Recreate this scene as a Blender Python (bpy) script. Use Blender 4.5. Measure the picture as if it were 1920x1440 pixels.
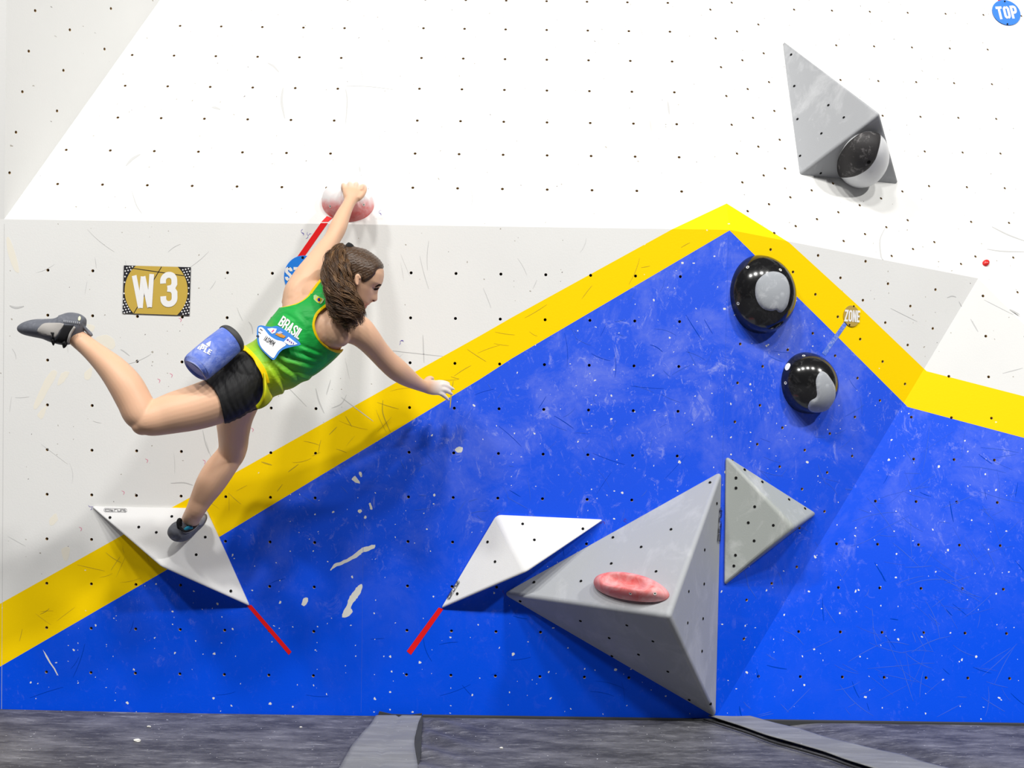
import bpy, bmesh, math, random
import numpy as np
from mathutils import Vector, Matrix
from mathutils.geometry import delaunay_2d_cdt
from mathutils.bvhtree import BVHTree

for o in list(bpy.data.objects):
    bpy.data.objects.remove(o, do_unlink=True)
scene = bpy.context.scene
C = scene.collection
random.seed(7)
rng = np.random.default_rng(7)

# ------------------------------------------------------------------ camera
FPX = 2240.0                       # focal length in pixels of the 1920x1440 frame
DIST = 4.0
PITCH, ROLL = math.radians(1.5), math.radians(0.8)
CAMROT = (Matrix.Rotation(math.pi / 2 - PITCH, 3, 'X') @ Matrix.Rotation(ROLL, 3, 'Z'))
def ray(px, py):
    return CAMROT @ Vector(((px - 960) / FPX, -(py - 720) / FPX, -1.0))
_d = ray(960, 1345)
CAMZ = -_d.z / _d.y * DIST         # the mat surface (z = 0) meets the wall (y = 0) here
CAMPOS = Vector((0, -DIST, CAMZ))
cam = bpy.data.cameras.new('camera')
cam.lens = FPX / 1920 * 36.0
cam.sensor_width = 36.0
camo = bpy.data.objects.new('camera', cam)
camo.matrix_world = Matrix.Translation(CAMPOS) @ CAMROT.to_4x4()
C.objects.link(camo)
scene.camera = camo

# ------------------------------------------------------------------ light
scene.view_settings.view_transform = 'Standard'
scene.view_settings.look = 'None'
scene.view_settings.exposure = 0.0
scene.view_settings.gamma = 1.0
scene.view_settings.use_curve_mapping = False
world = bpy.data.worlds.new('hall_light')
scene.world = world
world.use_nodes = True
world.node_tree.nodes['Background'].inputs[0].default_value = (1.0, 0.99, 0.97, 1)
world.node_tree.nodes['Background'].inputs[1].default_value = 0.03
LAMPS = [(-5.0, 1.0), (-2.2, 1.2), (0.6, 0.85), (3.4, 0.95), (8.0, 2.1)]
for lx, k in LAMPS:
    la = bpy.data.lights.new('hall_lamp', 'AREA')
    la.shape = 'RECTANGLE'; la.size = 0.8; la.size_y = 0.5
    la.energy = 350 * k
    la.color = (1.0, 0.985, 0.955)
    lo = bpy.data.objects.new('hall_lamp', la)
    lo.location = (lx, -6.4, 9.3)
    dv = Vector((lx * 0.3, 0.0, 0.2)) - Vector(lo.location)
    lo.rotation_euler = dv.to_track_quat('-Z', 'Y').to_euler()
    C.objects.link(lo)

# ------------------------------------------------------------------ helpers
def P(px, py, y=0.0):
    """photo pixel -> point of the vertical plane at depth y"""
    d = ray(px, py); t = (y + DIST) / d.y
    return CAMPOS + d * t
def PZ(px, py, z=0.0):
    d = ray(px, py); t = (z - CAMZ) / d.z
    return CAMPOS + d * t
class Plane:
    def __init__(s, a, b, c):
        s.o = a.copy(); n = (b - a).cross(c - a).normalized()
        if n.dot(CAMPOS - a) < 0: n = -n
        s.n = n
    def hit(s, px, py, off=0.0):
        d = ray(px, py); t = (s.o + s.n * off - CAMPOS).dot(s.n) / d.dot(s.n)
        return CAMPOS + d * t
    def axes(s):
        u = Vector((0, 0, 1)).cross(s.n)
        u = (u - s.n * u.dot(s.n)).normalized()
        if u.x < 0: u = -u
        v = s.n.cross(u)
        if v.z < 0: v = -v
        return u, v
CINV = CAMROT.inverted()
def proj(p):
    q = CINV @ (Vector(p) - CAMPOS)
    return (960 + FPX * q.x / -q.z, 720 - FPX * q.y / -q.z)
CI = np.array([list(r) for r in CINV]); CP = np.array(CAMPOS)
def projN(a):
    q = (a - CP) @ CI.T
    return np.stack([960 + FPX * q[:, 0] / -q[:, 2], 720 - FPX * q[:, 1] / -q[:, 2]], 1)

def link(o, parent=None):
    C.objects.link(o)
    if parent is not None: o.parent = parent
    return o
def mk(name, verts, faces, mat=None, parent=None, smooth=False, midx=None):
    me = bpy.data.meshes.new(name)
    me.from_pydata([tuple(v) for v in verts], [], [tuple(f) for f in faces])
    mats = mat if isinstance(mat, (list, tuple)) else [mat]
    for m in mats:
        if m is not None: me.materials.append(m)
    if midx is not None: me.polygons.foreach_set('material_index', midx)
    if smooth: me.polygons.foreach_set('use_smooth', [True] * len(me.polygons))
    me.update()
    o = bpy.data.objects.new(name, me)
    return link(o, parent)
def fixn(o):
    bm = bmesh.new(); bm.from_mesh(o.data)
    bmesh.ops.recalc_face_normals(bm, faces=bm.faces[:]); bm.to_mesh(o.data); bm.free()
    return o
def tag(o, label=None, cat=None, group=None, kind=None):
    if label: o['label'] = label
    if cat: o['category'] = cat
    if group: o['group'] = group
    if kind: o['kind'] = kind
    return o
def empty(name, loc, label, cat, group=None):
    o = bpy.data.objects.new(name, None); o.empty_display_size = 0.05
    link(o); tag(o, label, cat, group); return o

def inpoly(x, y, poly):
    r = False; n = len(poly); j = n - 1
    for i in range(n):
        xi, yi = poly[i]; xj, yj = poly[j]
        if (yi > y) != (yj > y) and x < (xj - xi) * (y - yi) / (yj - yi) + xi: r = not r
        j = i
    return r
def sdist(pts, poly):
    """signed distance (inside +) of Nx2 points to a polygon"""
    poly = np.array(poly, float); n = len(poly)
    d = np.full(len(pts), 1e9); ins = np.zeros(len(pts), bool)
    for i in range(n):
        a = poly[i]; b = poly[(i + 1) % n]; e = b - a
        w = pts - a
        t = np.clip((w @ e) / max(e @ e, 1e-9), 0, 1)
        q = w - t[:, None] * e
        d = np.minimum(d, np.hypot(q[:, 0], q[:, 1]))
        c = (a[1] > pts[:, 1]) != (b[1] > pts[:, 1])
        with np.errstate(divide='ignore', invalid='ignore'):
            xx = (b[0] - a[0]) * (pts[:, 1] - a[1]) / (b[1] - a[1]) + a[0]
        ins ^= c & (pts[:, 0] < xx)
    return np.where(ins, d, -d)

def catmull(pts, n=6):
    pts = np.array(pts, float); out = []
    for i in range(len(pts) - 1):
        p0 = pts[max(i - 1, 0)]; p1 = pts[i]; p2 = pts[i + 1]; p3 = pts[min(i + 2, len(pts) - 1)]
        for k in range(n):
            t = k / n
            out.append(0.5 * ((2 * p1) + (-p0 + p2) * t + (2 * p0 - 5 * p1 + 4 * p2 - p3) * t * t
                              + (-p0 + 3 * p1 - 3 * p2 + p3) * t ** 3))
    out.append(pts[-1]); return np.array(out)
def smoothpoly(pts, n=5, closed=True):
    pts = [tuple(p) for p in pts]
    if closed:
        q = [pts[-1]] + pts + pts[:2]
        c = catmull(q, n)
        return [tuple(x) for x in c[n:-n - 1 + 0][:n * len(pts)]]
    return [tuple(x) for x in catmull(pts, n)]

def tube_ring(c, t, ru, rd, ns, view=None):
    view = view or (c - CAMPOS).normalized()
    u = t.cross(view)
    if u.length < 1e-4: u = Vector((1, 0, 0))
    u.normalize(); v = t.cross(u).normalized()
    return [c + u * (ru * math.cos(2 * math.pi * k / ns)) + v * (rd * math.sin(2 * math.pi * k / ns)) for k in range(ns)]
def loft(stations, ns=24, n=6, cap=True):
    """stations (px, py, depth y, half width in pixels, half depth in metres) -> verts, faces"""
    s = catmull(stations, n) if n > 1 else np.array(stations, float)
    cs = [P(a[0], a[1], a[2]) for a in s]
    V, F = [], []
    for i, a in enumerate(s):
        t = (cs[min(i + 1, len(cs) - 1)] - cs[max(i - 1, 0)])
        t = t.normalized() if t.length > 1e-7 else Vector((0, 0, 1))
        m = (cs[i] - CAMPOS).length / FPX
        V += tube_ring(cs[i], t, max(a[3], 0.15) * m, max(a[4], 0.0003), ns)
    for i in range(len(s) - 1):
        for k in range(ns):
            k2 = (k + 1) % ns
            F.append((i * ns + k, i * ns + k2, (i + 1) * ns + k2, (i + 1) * ns + k))
    if cap:
        F.append(tuple(range(ns - 1, -1, -1)))
        b = (len(s) - 1) * ns
        F.append(tuple(b + k for k in range(ns)))
    return V, F
def loft3(pts, rad, ns=6, cap=True):
    """tube through 3-D points with a radius each"""
    V, F = [], []
    prev = None
    for i, c in enumerate(pts):
        t = (pts[min(i + 1, len(pts) - 1)] - pts[max(i - 1, 0)]).normalized()
        if prev is None:
            prev = t.orthogonal().normalized()
        u = (prev - t * prev.dot(t)).normalized(); prev = u
        v = t.cross(u)
        V += [c + u * (rad[i] * math.cos(2 * math.pi * k / ns)) + v * (rad[i] * math.sin(2 * math.pi * k / ns)) for k in range(ns)]
    for i in range(len(pts) - 1):
        for k in range(ns):
            k2 = (k + 1) % ns
            F.append((i * ns + k, i * ns + k2, (i + 1) * ns + k2, (i + 1) * ns + k))
    if cap:
        F.append(tuple(range(ns - 1, -1, -1)))
        b = (len(pts) - 1) * ns
        F.append(tuple(b + k for k in range(ns)))
    return V, F
def join(parts):
    V, F = [], []
    for v, f in parts:
        o = len(V); V += list(v); F += [tuple(i + o for i in q) for q in f]
    return V, F
def ellipsoid(c, ax, n=20, m=12):
    V, F = [], []
    for i in range(m + 1):
        th = math.pi * (0.02 + 0.96 * i / m)
        for k in range(n):
            ph = 2 * math.pi * k / n
            V.append(c + ax[0] * (math.sin(th) * math.cos(ph)) + ax[1] * (math.sin(th) * math.sin(ph)) + ax[2] * math.cos(th))
    for i in range(m):
        for k in range(n):
            F.append((i * n + k, i * n + (k + 1) % n, (i + 1) * n + (k + 1) % n, (i + 1) * n + k))
    F.append(tuple(range(n - 1, -1, -1))); F.append(tuple(m * n + k for k in range(n)))
    return V, F
def remesh(V, F, voxel, it=4, fac=0.5):
    me = bpy.data.meshes.new('tmp'); me.from_pydata([tuple(v) for v in V], [], F)
    bm = bmesh.new(); bm.from_mesh(me)
    bmesh.ops.recalc_face_normals(bm, faces=bm.faces[:]); bm.to_mesh(me); bm.free()
    o = bpy.data.objects.new('tmp', me); C.objects.link(o)
    r = o.modifiers.new('r', 'REMESH'); r.mode = 'VOXEL'; r.voxel_size = voxel
    s = o.modifiers.new('s', 'SMOOTH'); s.factor = fac; s.iterations = it
    dg = bpy.context.evaluated_depsgraph_get()
    m2 = bpy.data.meshes.new_from_object(o.evaluated_get(dg))
    bpy.data.objects.remove(o, do_unlink=True)
    return m2
def arrays(me):
    me.calc_loop_triangles()
    n = len(me.vertices)
    co = np.zeros(n * 3); me.vertices.foreach_get('co', co); co = co.reshape(-1, 3)
    no = np.zeros(n * 3); me.vertices.foreach_get('normal', no); no = no.reshape(-1, 3)
    t = np.zeros(len(me.loop_triangles) * 3, int); me.loop_triangles.foreach_get('vertices', t)
    return co, no, t.reshape(-1, 3)
def clipmesh(co, no, tri, field):
    """keep field > 0, cutting triangles cleanly; returns co, no, tri, field"""
    f = field; pos = f > 0; cnt = pos[tri].sum(1)
    full = tri[cnt == 3]; part = tri[(cnt == 1) | (cnt == 2)]
    nc, nn, nf = [], [], []; cache = {}; out = []
    base = len(co)
    def cut(a, b):
        k = (a, b) if a < b else (b, a)
        if k not in cache:
            t = f[k[0]] / (f[k[0]] - f[k[1]])
            cache[k] = base + len(nc)
            nc.append(co[k[0]] * (1 - t) + co[k[1]] * t); nn.append(no[k[0]] * (1 - t) + no[k[1]] * t); nf.append(0.0)
        return cache[k]
    for t in part:
        t = [int(x) for x in t]; s = [bool(pos[x]) for x in t]
        if sum(s) == 1:
            i = s.index(True); a, b, c = t[i], t[(i + 1) % 3], t[(i + 2) % 3]
            out.append((a, cut(a, b), cut(a, c)))
        else:
            i = s.index(False); a, b, c = t[i], t[(i + 1) % 3], t[(i + 2) % 3]
            ab, ac = cut(a, b), cut(a, c)
            out += [(ab, b, c), (ab, c, ac)]
    allc = np.vstack([co, np.array(nc)]) if nc else co
    alln = np.vstack([no, np.array(nn)]) if nn else no
    allf = np.concatenate([f, np.array(nf)]) if nf else f
    tr = np.vstack([full, np.array(out, int)]) if out else full
    used = np.unique(tr); mp = np.full(len(allc), -1); mp[used] = np.arange(len(used))
    return allc[used], alln[used], mp[tr], allf[used]
def solid(o, th, off=-1):
    m = o.modifiers.new('thickness', 'SOLIDIFY'); m.thickness = th; m.offset = off
    return o

# ------------------------------------------------------------------ materials
class Mat:
    def __init__(s, name, color=(0.5, 0.5, 0.5), rough=0.6, spec=0.4, metal=0.0):
        s.m = bpy.data.materials.new(name); s.m.use_nodes = True
        s.nt = s.m.node_tree; s.b = s.nt.nodes['Principled BSDF']
        s.b.inputs['Base Color'].default_value = (*color, 1)
        s.b.inputs['Roughness'].default_value = rough
        s.b.inputs['Specular IOR Level'].default_value = spec
        s.b.inputs['Metallic'].default_value = metal
        s.col = None; s.c0 = color
    def n(s, t, **k):
        x = s.nt.nodes.new(t)
        for a, v in k.items(): setattr(x, a, v)
        return x
    def l(s, a, b): s.nt.links.new(a, b)
    def coord(s, scale=(1, 1, 1), rot=(0, 0, 0)):
        if not hasattr(s, 'geo'): s.geo = s.n('ShaderNodeNewGeometry')
        mp = s.n('ShaderNodeMapping'); mp.inputs['Scale'].default_value = scale; mp.inputs['Rotation'].default_value = rot
        s.l(s.geo.outputs['Position'], mp.inputs['Vector']); return mp.outputs[0]
    def noise(s, scale, detail=4, rough=0.55, stretch=(1, 1, 1), rot=(0, 0, 0), dist=0.0):
        x = s.n('ShaderNodeTexNoise'); x.inputs['Scale'].default_value = scale
        x.inputs['Detail'].default_value = detail; x.inputs['Roughness'].default_value = rough
        x.inputs['Distortion'].default_value = dist
        s.l(s.coord(stretch, rot), x.inputs['Vector']); return x.outputs['Fac']
    def voro(s, scale, stretch=(1, 1, 1)):
        x = s.n('ShaderNodeTexVoronoi'); x.inputs['Scale'].default_value = scale
        s.l(s.coord(stretch), x.inputs['Vector']); return x
    def ramp(s, src, a, b, va=0.0, vb=1.0):
        r = s.n('ShaderNodeMapRange'); r.inputs['From Min'].default_value = a; r.inputs['From Max'].default_value = b
        r.inputs['To Min'].default_value = va; r.inputs['To Max'].default_value = vb
        s.l(src, r.inputs['Value']); return r.outputs[0]
    def math(s, op, a, b):
        x = s.n('ShaderNodeMath', operation=op)
        for i, v in enumerate((a, b)):
            if isinstance(v, (int, float)): x.inputs[i].default_value = v
            else: s.l(v, x.inputs[i])
        return x.outputs[0]
    def over(s, fac, color):
        x = s.n('ShaderNodeMix', data_type='RGBA')
        if s.col is None: x.inputs[6].default_value = (*s.c0, 1)
        else: s.l(s.col, x.inputs[6])
        x.inputs[7].default_value = (*color, 1); s.l(fac, x.inputs[0])
        s.col = x.outputs[2]; s.l(s.col, s.b.inputs['Base Color']); return s
    def specks(s, scale, radius, density, color, flat_on_floor=False):
        mp = s.coord((1, 1, 1), (0, 0, 0) if flat_on_floor else (math.pi / 2, 0, 0))
        nz = s.n('ShaderNodeTexNoise'); nz.inputs['Scale'].default_value = 90; s.l(mp, nz.inputs['Vector'])
        ad = s.n('ShaderNodeMixRGB', blend_type='LINEAR_LIGHT'); ad.inputs[0].default_value = 0.006
        s.l(mp, ad.inputs[1]); s.l(nz.outputs['Color'], ad.inputs[2])
        v = s.n('ShaderNodeTexVoronoi', voronoi_dimensions='2D'); v.inputs['Scale'].default_value = scale
        s.l(ad.outputs[0], v.inputs['Vector'])
        sep = s.n('ShaderNodeSeparateColor'); s.l(v.outputs['Color'], sep.inputs[0])
        size = s.ramp(sep.outputs[1], 0, 1, radius * 0.45, radius)
        near = s.math('LESS_THAN', v.outputs['Distance'], size)
        pick = s.math('LESS_THAN', sep.outputs[0], density)
        return s.over(s.math('MULTIPLY', near, pick), color)
    def bump(s, h, strength=0.2, distance=0.01):
        b = s.n('ShaderNodeBump'); b.inputs['Strength'].default_value = strength; b.inputs['Distance'].default_value = distance
        s.l(h, b.inputs['Height']); s.l(b.outputs[0], s.b.inputs['Normal']); return s

def flat(name, color, rough=0.6, spec=0.3): return Mat(name, color, rough, spec).m
mw = Mat('white_wall_paint', (0.80, 0.80, 0.785), 0.75, 0.15)
mw.over(mw.ramp(mw.noise(2.3, 5), 0.45, 0.8, 0, 0.25), (0.66, 0.66, 0.65))
mw.over(mw.ramp(mw.noise(9, 6, 0.7, (1, 1, 0.35), (0, 0.5, 0)), 0.66, 0.76, 0, 0.16), (0.5, 0.5, 0.5))
mw.specks(19, 0.045, 0.16, (0.42, 0.39, 0.34)).specks(8, 0.018, 0.35, (0.3, 0.28, 0.27))
mw.bump(mw.noise(160, 2), 0.12, 0.002)
my = Mat('yellow_wall_paint', (1.0, 0.68, 0.0), 0.6, 0.1)
my.over(my.ramp(my.noise(8, 6, 0.7, (1, 1, 0.4), (0, -0.6, 0)), 0.68, 0.78, 0, 0.35), (0.85, 0.74, 0.3))
my.over(my.ramp(my.noise(6, 6, 0.7, (0.4, 1, 1.6), (0, 0.4, 0)), 0.68, 0.80, 0, 0.22), (0.6, 0.45, 0.04))
my.specks(14, 0.045, 0.14, (0.88, 0.82, 0.6)).bump(my.noise(160, 2), 0.12, 0.002)
mb = Mat('blue_wall_paint', (0.0, 0.078, 0.82), 0.6, 0.10)
def height(m, z0, z1):
    g = m.n('ShaderNodeSeparateXYZ'); m.l(m.coord(), g.inputs[0]); return m.ramp(g.outputs[2], z0, z1)
hz = height(mb, 0.25, 1.45)
mb.over(mb.math('MULTIPLY', hz, 0.09), (0.35, 0.42, 0.9))
ch = mb.ramp(mb.noise(3.4, 8, 0.72, (1, 1, 0.95), (0, 0.5, 0), 0.5), 0.48, 0.74, 0, 0.34)
mb.over(mb.math('MULTIPLY', ch, mb.ramp(hz, 0, 0.8, 0.06, 1)), (0.42, 0.47, 0.86))
ch2 = mb.ramp(mb.noise(15, 7, 0.8, (1, 1, 0.7), (0, 0.9, 0), 0.8), 0.57, 0.74, 0, 0.6)
mb.over(mb.math('MULTIPLY', ch2, mb.ramp(hz, 0, 0.7, 0.05, 1)), (0.6, 0.64, 0.9))
ch3 = mb.ramp(mb.noise(40, 6, 0.8, (1, 1, 0.6), (0, -0.7, 0), 1.5), 0.58, 0.72, 0, 0.6)
mb.over(mb.math('MULTIPLY', mb.math('MULTIPLY', ch3, mb.ramp(mb.noise(2.2, 3), 0.42, 0.62)), mb.ramp(hz, 0, 0.6, 0.15, 1)), (0.62, 0.66, 0.92))
mb.specks(15, 0.050, 0.26, (0.80, 0.79, 0.76)).specks(31, 0.06, 0.10, (0.78, 0.78, 0.78)).specks(6, 0.030, 0.4, (0.80, 0.79, 0.76))
mb.bump(mb.noise(160, 2), 0.12, 0.002)
PAINT = [mw.m, mb.m, my.m]
m_ply = flat('plywood_edge', (0.52, 0.38, 0.2), 0.8)
m_hole = flat('dark_bolt_hole', (0.012, 0.012, 0.012), 0.9, 0.0)
m_scuff = flat('rubber_scuff', (0.58, 0.58, 0.575), 0.9, 0.0)
m_scuffy = flat('dark_scuff_on_yellow', (0.55, 0.40, 0.03), 0.9, 0.0)
m_scuffb = flat('dark_scuff_on_blue', (0.0, 0.052, 0.50), 0.9, 0.0)
m_scuffw = flat('chalk_scratch', (0.05, 0.13, 0.72), 0.9, 0.0)
m_chip = flat('peeled_paint_chip', (0.78, 0.77, 0.72), 0.8, 0.1)
m_chipc = flat('cream_filler_patch', (0.84, 0.80, 0.70), 0.8, 0.1)
m_ink = flat('violet_marker_ink', (0.10, 0.06, 0.45), 0.8, 0.0)
m_inkr = flat('pink_marker_ink', (0.8, 0.2, 0.35), 0.8, 0.0)

# ------------------------------------------------------------------ wall facets
p0, pA, pC, pB = (8, 411), (1368, 431), (1345, 1340), (1834, 522)
A3, P03, C3 = P(*pA), P(*p0), P(*pC)
B3 = P(*pB, 0.36)
W1 = Plane(Vector((0, 0, 0)), Vector((1, 0, 0)), Vector((0, 0, 1)))
eh = (A3 - P03).normalized()
updir = Vector((0, math.sin(math.radians(31)), math.cos(math.radians(31))))
UU = Plane(P03, A3, (P03 + A3) / 2 + updir)
pE, pQ, pS, pF = (1318, 0), (300, 0), (12, 0), (1440, 0)
E3, Q3 = UU.hit(*pE), UU.hit(*pQ)
TT = Plane(A3, C3, B3)
VV = Plane(A3, B3, E3)
F3 = VV.hit(*pF)
RR = Plane(C3, B3, Vector((C3.x + 1.5, 0.03, C3.z)))
U2 = Plane(B3, F3, VV.hit(1900, 150, 0.05))
_g = U2.n.cross(RR.n).normalized()
if _g.x < 0: _g = -_g
G3 = B3 + _g * 2.0
LL = Plane(P03, Q3, P(*pS, -0.07))
pPL = (-1400, 391)
L2 = Plane(P03, LL.hit(*pS), P(*pPL))
pG = proj(G3)
def ext(a, b, k): return (a[0] + (b[0] - a[0]) * k, a[1] + (b[1] - a[1]) * k)
Qx, Ex, Fx, Sx = ext(p0, pQ, 1.55), ext(pA, pE, 1.55), ext(pB, pF, 1.4), ext(p0, pS, 1.55)
yl_up = [(-700, 1524), (0, 1132), (325, 950), (440, 887), (775, 699), (900, 629.5), (960, 595), (1260, 430), (1362.5, 381.5),
         (1480, 455), (1610, 574), (1737.5, 696), (1920, 743), (3200, 1090)]
yl_lo = [(-500, 1546), (0, 1250), (310, 1070), (410, 1007.5), (579, 905), (900, 711), (960, 672), (1368, 432), (1540, 601), (1702, 763),
         (1920, 821), (3200, 1165)]
blue_poly = yl_lo + [(3200, 2200), (-500, 2200)]
yellow_poly = yl_up + yl_lo[::-1]
holes = {}
def grid_world(pl, ref, du, dv, cols, rows):
    u, v = pl.axes(); o = pl.hit(*ref)
    return [o + u * (du * i) + v * (dv * j) for i in cols for j in rows]
def grid_px(pl, ref, a, b, ia, ib):
    return [pl.hit(ref[0] + a[0] * i + b[0] * j, ref[1] + a[1] * i + b[1] * j) for i in ia for j in ib]
hW = (grid_world(W1, (87, 1260), 0.15, 0.1502, [i for i in range(-9, 7) if i != -1], range(0, 10)) + grid_world(W1, (762, 1265), 0.15, 0.1502, range(0, 7), range(0, 10)))
hU = (grid_world(UU, (108, 345), 0.1525, 0.15, range(-1, 7), range(-0, 11)) + grid_world(UU, (774, 352), 0.1525, 0.15, range(0, 7), range(0, 11)))
hT = grid_px(TT, (1467, 802), (42, 42), (47, -31), range(-11, 10), range(-10, 12))
hV = grid_px(VV, (1412, 221), (40, -13), (10, 54), range(-6, 9), range(-12, 9))
hU2 = grid_px(U2, (1576, 150), (71, 2), (8, 65), range(-4, 9), range(-8, 8))
hR = grid_world(RR, (1422, 1268), 0.1435, 0.15, range(-2, 14), range(0, 11))
hL = grid_px(LL, (131, 56), (65, 36), (-12, 76), range(-5, 6), range(-6, 6))
hL2 = grid_px(L2, (-40, 340), (84, 1), (0, 84), range(-10, 1), range(-9, 1))

def facet(name, poly, pl, hs, label, r=0.0052):
    V2, E2 = [], []
    def addpoly(pts, closed=True):
        b = len(V2); V2.extend(Vector(p) for p in pts)
        n = len(pts)
        for i in range(n if closed else n - 1): E2.append((b + i, b + (i + 1) % n))
    addpoly(poly); addpoly(yl_up, False); addpoly(yl_lo, False)
    u, v = pl.axes(); rings = []
    for h in hs:
        c = proj(h)
        if not inpoly(c[0], c[1], poly): continue
        if sdist(np.array([c]), poly)[0] < 9: continue
        ring = [h + u * (r * math.cos(k * math.pi / 5)) + v * (r * math.sin(k * math.pi / 5)) for k in range(10)]
        rings.append((h, ring)); addpoly([proj(q) for q in ring])
    vo, eo, fo, *_ = delaunay_2d_cdt(V2, E2, [], 0, 1e-4)
    hc = np.array([proj(h) for h, _ in rings]) if rings else np.zeros((0, 2))
    verts = [pl.hit(p.x, p.y) for p in vo]
    faces, mi = [], []
    for f in fo:
        cx = sum(vo[i].x for i in f) / len(f); cy = sum(vo[i].y for i in f) / len(f)
        if not inpoly(cx, cy, poly): continue
        if len(hc) and np.min((hc[:, 0] - cx) ** 2 + (hc[:, 1] - cy) ** 2) < 12:
            q = pl.hit(cx, cy); k = int(np.argmin((hc[:, 0] - cx) ** 2 + (hc[:, 1] - cy) ** 2))
            if (q - rings[k][0]).length < r * 0.97: continue
        n = (verts[f[1]] - verts[f[0]]).cross(verts[f[2]] - verts[f[0]])
        faces.append(f if n.dot(pl.n) > 0 else f[::-1])
        mi.append(1 if inpoly(cx, cy, blue_poly) else (2 if inpoly(cx, cy, yellow_poly) else 0))
    for h, ring in rings:                       # the drilled sleeve and its dark bottom
        b = len(verts); verts += ring; verts += [q - pl.n * 0.016 for q in ring]
        for k in range(10):
            k2 = (k + 1) % 10; faces.append((b + k, b + k2, b + 10 + k2, b + 10 + k)); mi.append(3)
        faces.append(tuple(b + 10 + k for k in range(10))); mi.append(4)
    o = mk(name, verts, faces, PAINT + [m_ply, m_hole], None, False, mi)
    tag(o, label, 'wall', None, 'structure')
    return o
bl, br, bc = proj((-4.2, 0, -0.04)), proj(RR.hit(*proj((3.6, 0.1, -0.04)))), proj((C3.x, 0, -0.04))
wall_ll = facet('wall_lower_left', [pPL, p0, pA, pC, bc, bl], W1, hW,
                'upright climbing wall painted grey white, yellow stripe and blue, behind the climber')
wall_uc = facet('wall_upper_center', [p0, pA, Ex, Qx], UU, hU, 'bright white slab of the climbing wall leaning back above the climber')
wall_lc = facet('wall_lower_center', [pA, pB, pC], TT, hT, 'triangular wall panel with the two black domed holds on it')
wall_um = facet('wall_upper_middle', [pA, pB, Fx, Ex], VV, hV, 'white wedge of wall above the peak of the yellow stripe')
wall_ur = facet('wall_upper_right', [pB, pG, (3100, 700), (3100, -600), Fx], U2, hU2, 'white wall facet at top right carrying the round TOP sign')
wall_lr = facet('wall_lower_right', [pB, pG, br, bc, pC], RR, hR, 'scratched blue wall panel at lower right under the yellow stripe')
wall_ul = facet('wall_upper_left', [p0, Qx, Sx], LL, hL, 'grey shaded triangular wall panel in the top left corner')
wall_ol = facet('wall_outer_left', [p0, Sx, (-1400, -250), pPL], L2, hL2, 'narrow pale strip of wall along the left edge above the climber')

# marks lying on the paint: scuffs, scratches, chips
def ribbon(pl, pts, w, off=0.0005, taper=True):
    c = catmull(pts, 5); V, F = [], []
    n = len(c)
    for i, p in enumerate(c):
        t = c[min(i + 1, n - 1)] - c[max(i - 1, 0)]; t = t / (np.hypot(*t) + 1e-9)
        k = (0.35 + 0.65 * math.sin(math.pi * i / (n - 1))) if taper else 1.0
        nx, ny = -t[1] * w * k / 2, t[0] * w * k / 2
        V += [pl.hit(p[0] + nx, p[1] + ny, off), pl.hit(p[0] - nx, p[1] - ny, off)]
    for i in range(n - 1): F.append((2 * i, 2 * i + 1, 2 * i + 3, 2 * i + 2))
    return V, F
def rand_marks(pl, n, box, poly, wmin, wmax, lmin, lmax, ang, spread):
    out = []
    while len(out) < n:
        x, y = random.uniform(*box[:2]), random.uniform(*box[2:])
        a = random.choice(ang) + random.gauss(0, spread); L = random.uniform(lmin, lmax); cv = random.gauss(0, 0.15)
        pts = [(x + L * t * math.cos(a + cv * t), y + L * t * math.sin(a + cv * t)) for t in (0, 0.35, 0.7, 1)]
        if all(inpoly(px, py, poly) for px, py in pts):
            out.append(ribbon(pl, pts, random.uniform(wmin, wmax)))
    return out
def marks(name, wall, parts, mat):
    if parts:
        o = mk(name, *join(parts), mat, wall); o['kind'] = 'stuff'
grey_poly = [(12, 425), (1240, 436), (900, 625), (440, 880), (330, 940), (5, 1125)]
ylw_poly = [(0, 1140), (440, 893), (900, 636), (1362, 390), (1368, 425), (900, 705), (410, 1000), (0, 1242)]
blu_poly = [(0, 1258), (410, 1014), (900, 718), (1350, 446), (1342, 1335), (0, 1325)]
mg = rand_marks(W1, 40, (0, 1250, 420, 1125), grey_poly, 0.4, 1.1, 15, 70, [0.5, -0.9, 1.2], 0.5)
mg += [ribbon(W1, p, w) for p, w in [([(466, 603), (472, 612), (474, 626)], 2), ([(592, 728), (598, 752), (608, 775)], 2.6), ([(226, 655), (233, 659), (243, 667)], 2),
        ([(622, 765), (640, 757), (650, 740)], 1.6), ([(620, 712), (612, 740)], 2), ([(640, 745), (700, 790)], 1.6), ([(515, 700), (575, 762)], 1.4), ([(793, 628), (795, 680)], 2), ([(712, 655), (830, 668)], 1.2),
        ([(380, 806), (385, 830), (392, 850)], 2), ([(320, 906), (345, 905), (362, 910)], 2), ([(18, 573), (30, 577), (45, 574)], 4)]]
marks('wall_scuff', wall_ll, mg, m_scuff)
mg = rand_marks(W1, 44, (0, 1368, 390, 1240), ylw_poly, 0.4, 1.2, 14, 60, [0.5, -0.9, 1.3, 0.2], 0.5)
mg += [ribbon(W1, p, w) for p, w in [([(718, 750), (718, 775), (732, 810)], 2), ([(617, 815), (632, 800)], 1.5), ([(490, 866), (510, 872)], 2.5), ([(850, 714), (846, 740), (844, 765)], 2.2), ([(648, 780), (660, 800)], 1.5), ([(560, 870), (540, 885)], 1.5)]]
marks('stripe_scuff', wall_ll, mg, m_scuffy)
marks('blue_scuff', wall_ll, rand_marks(W1, 40, (0, 1345, 450, 1330), blu_poly, 0.4, 1.2, 15, 70, [0.2, -0.4, 1.3], 0.5), m_scuffb)
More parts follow.
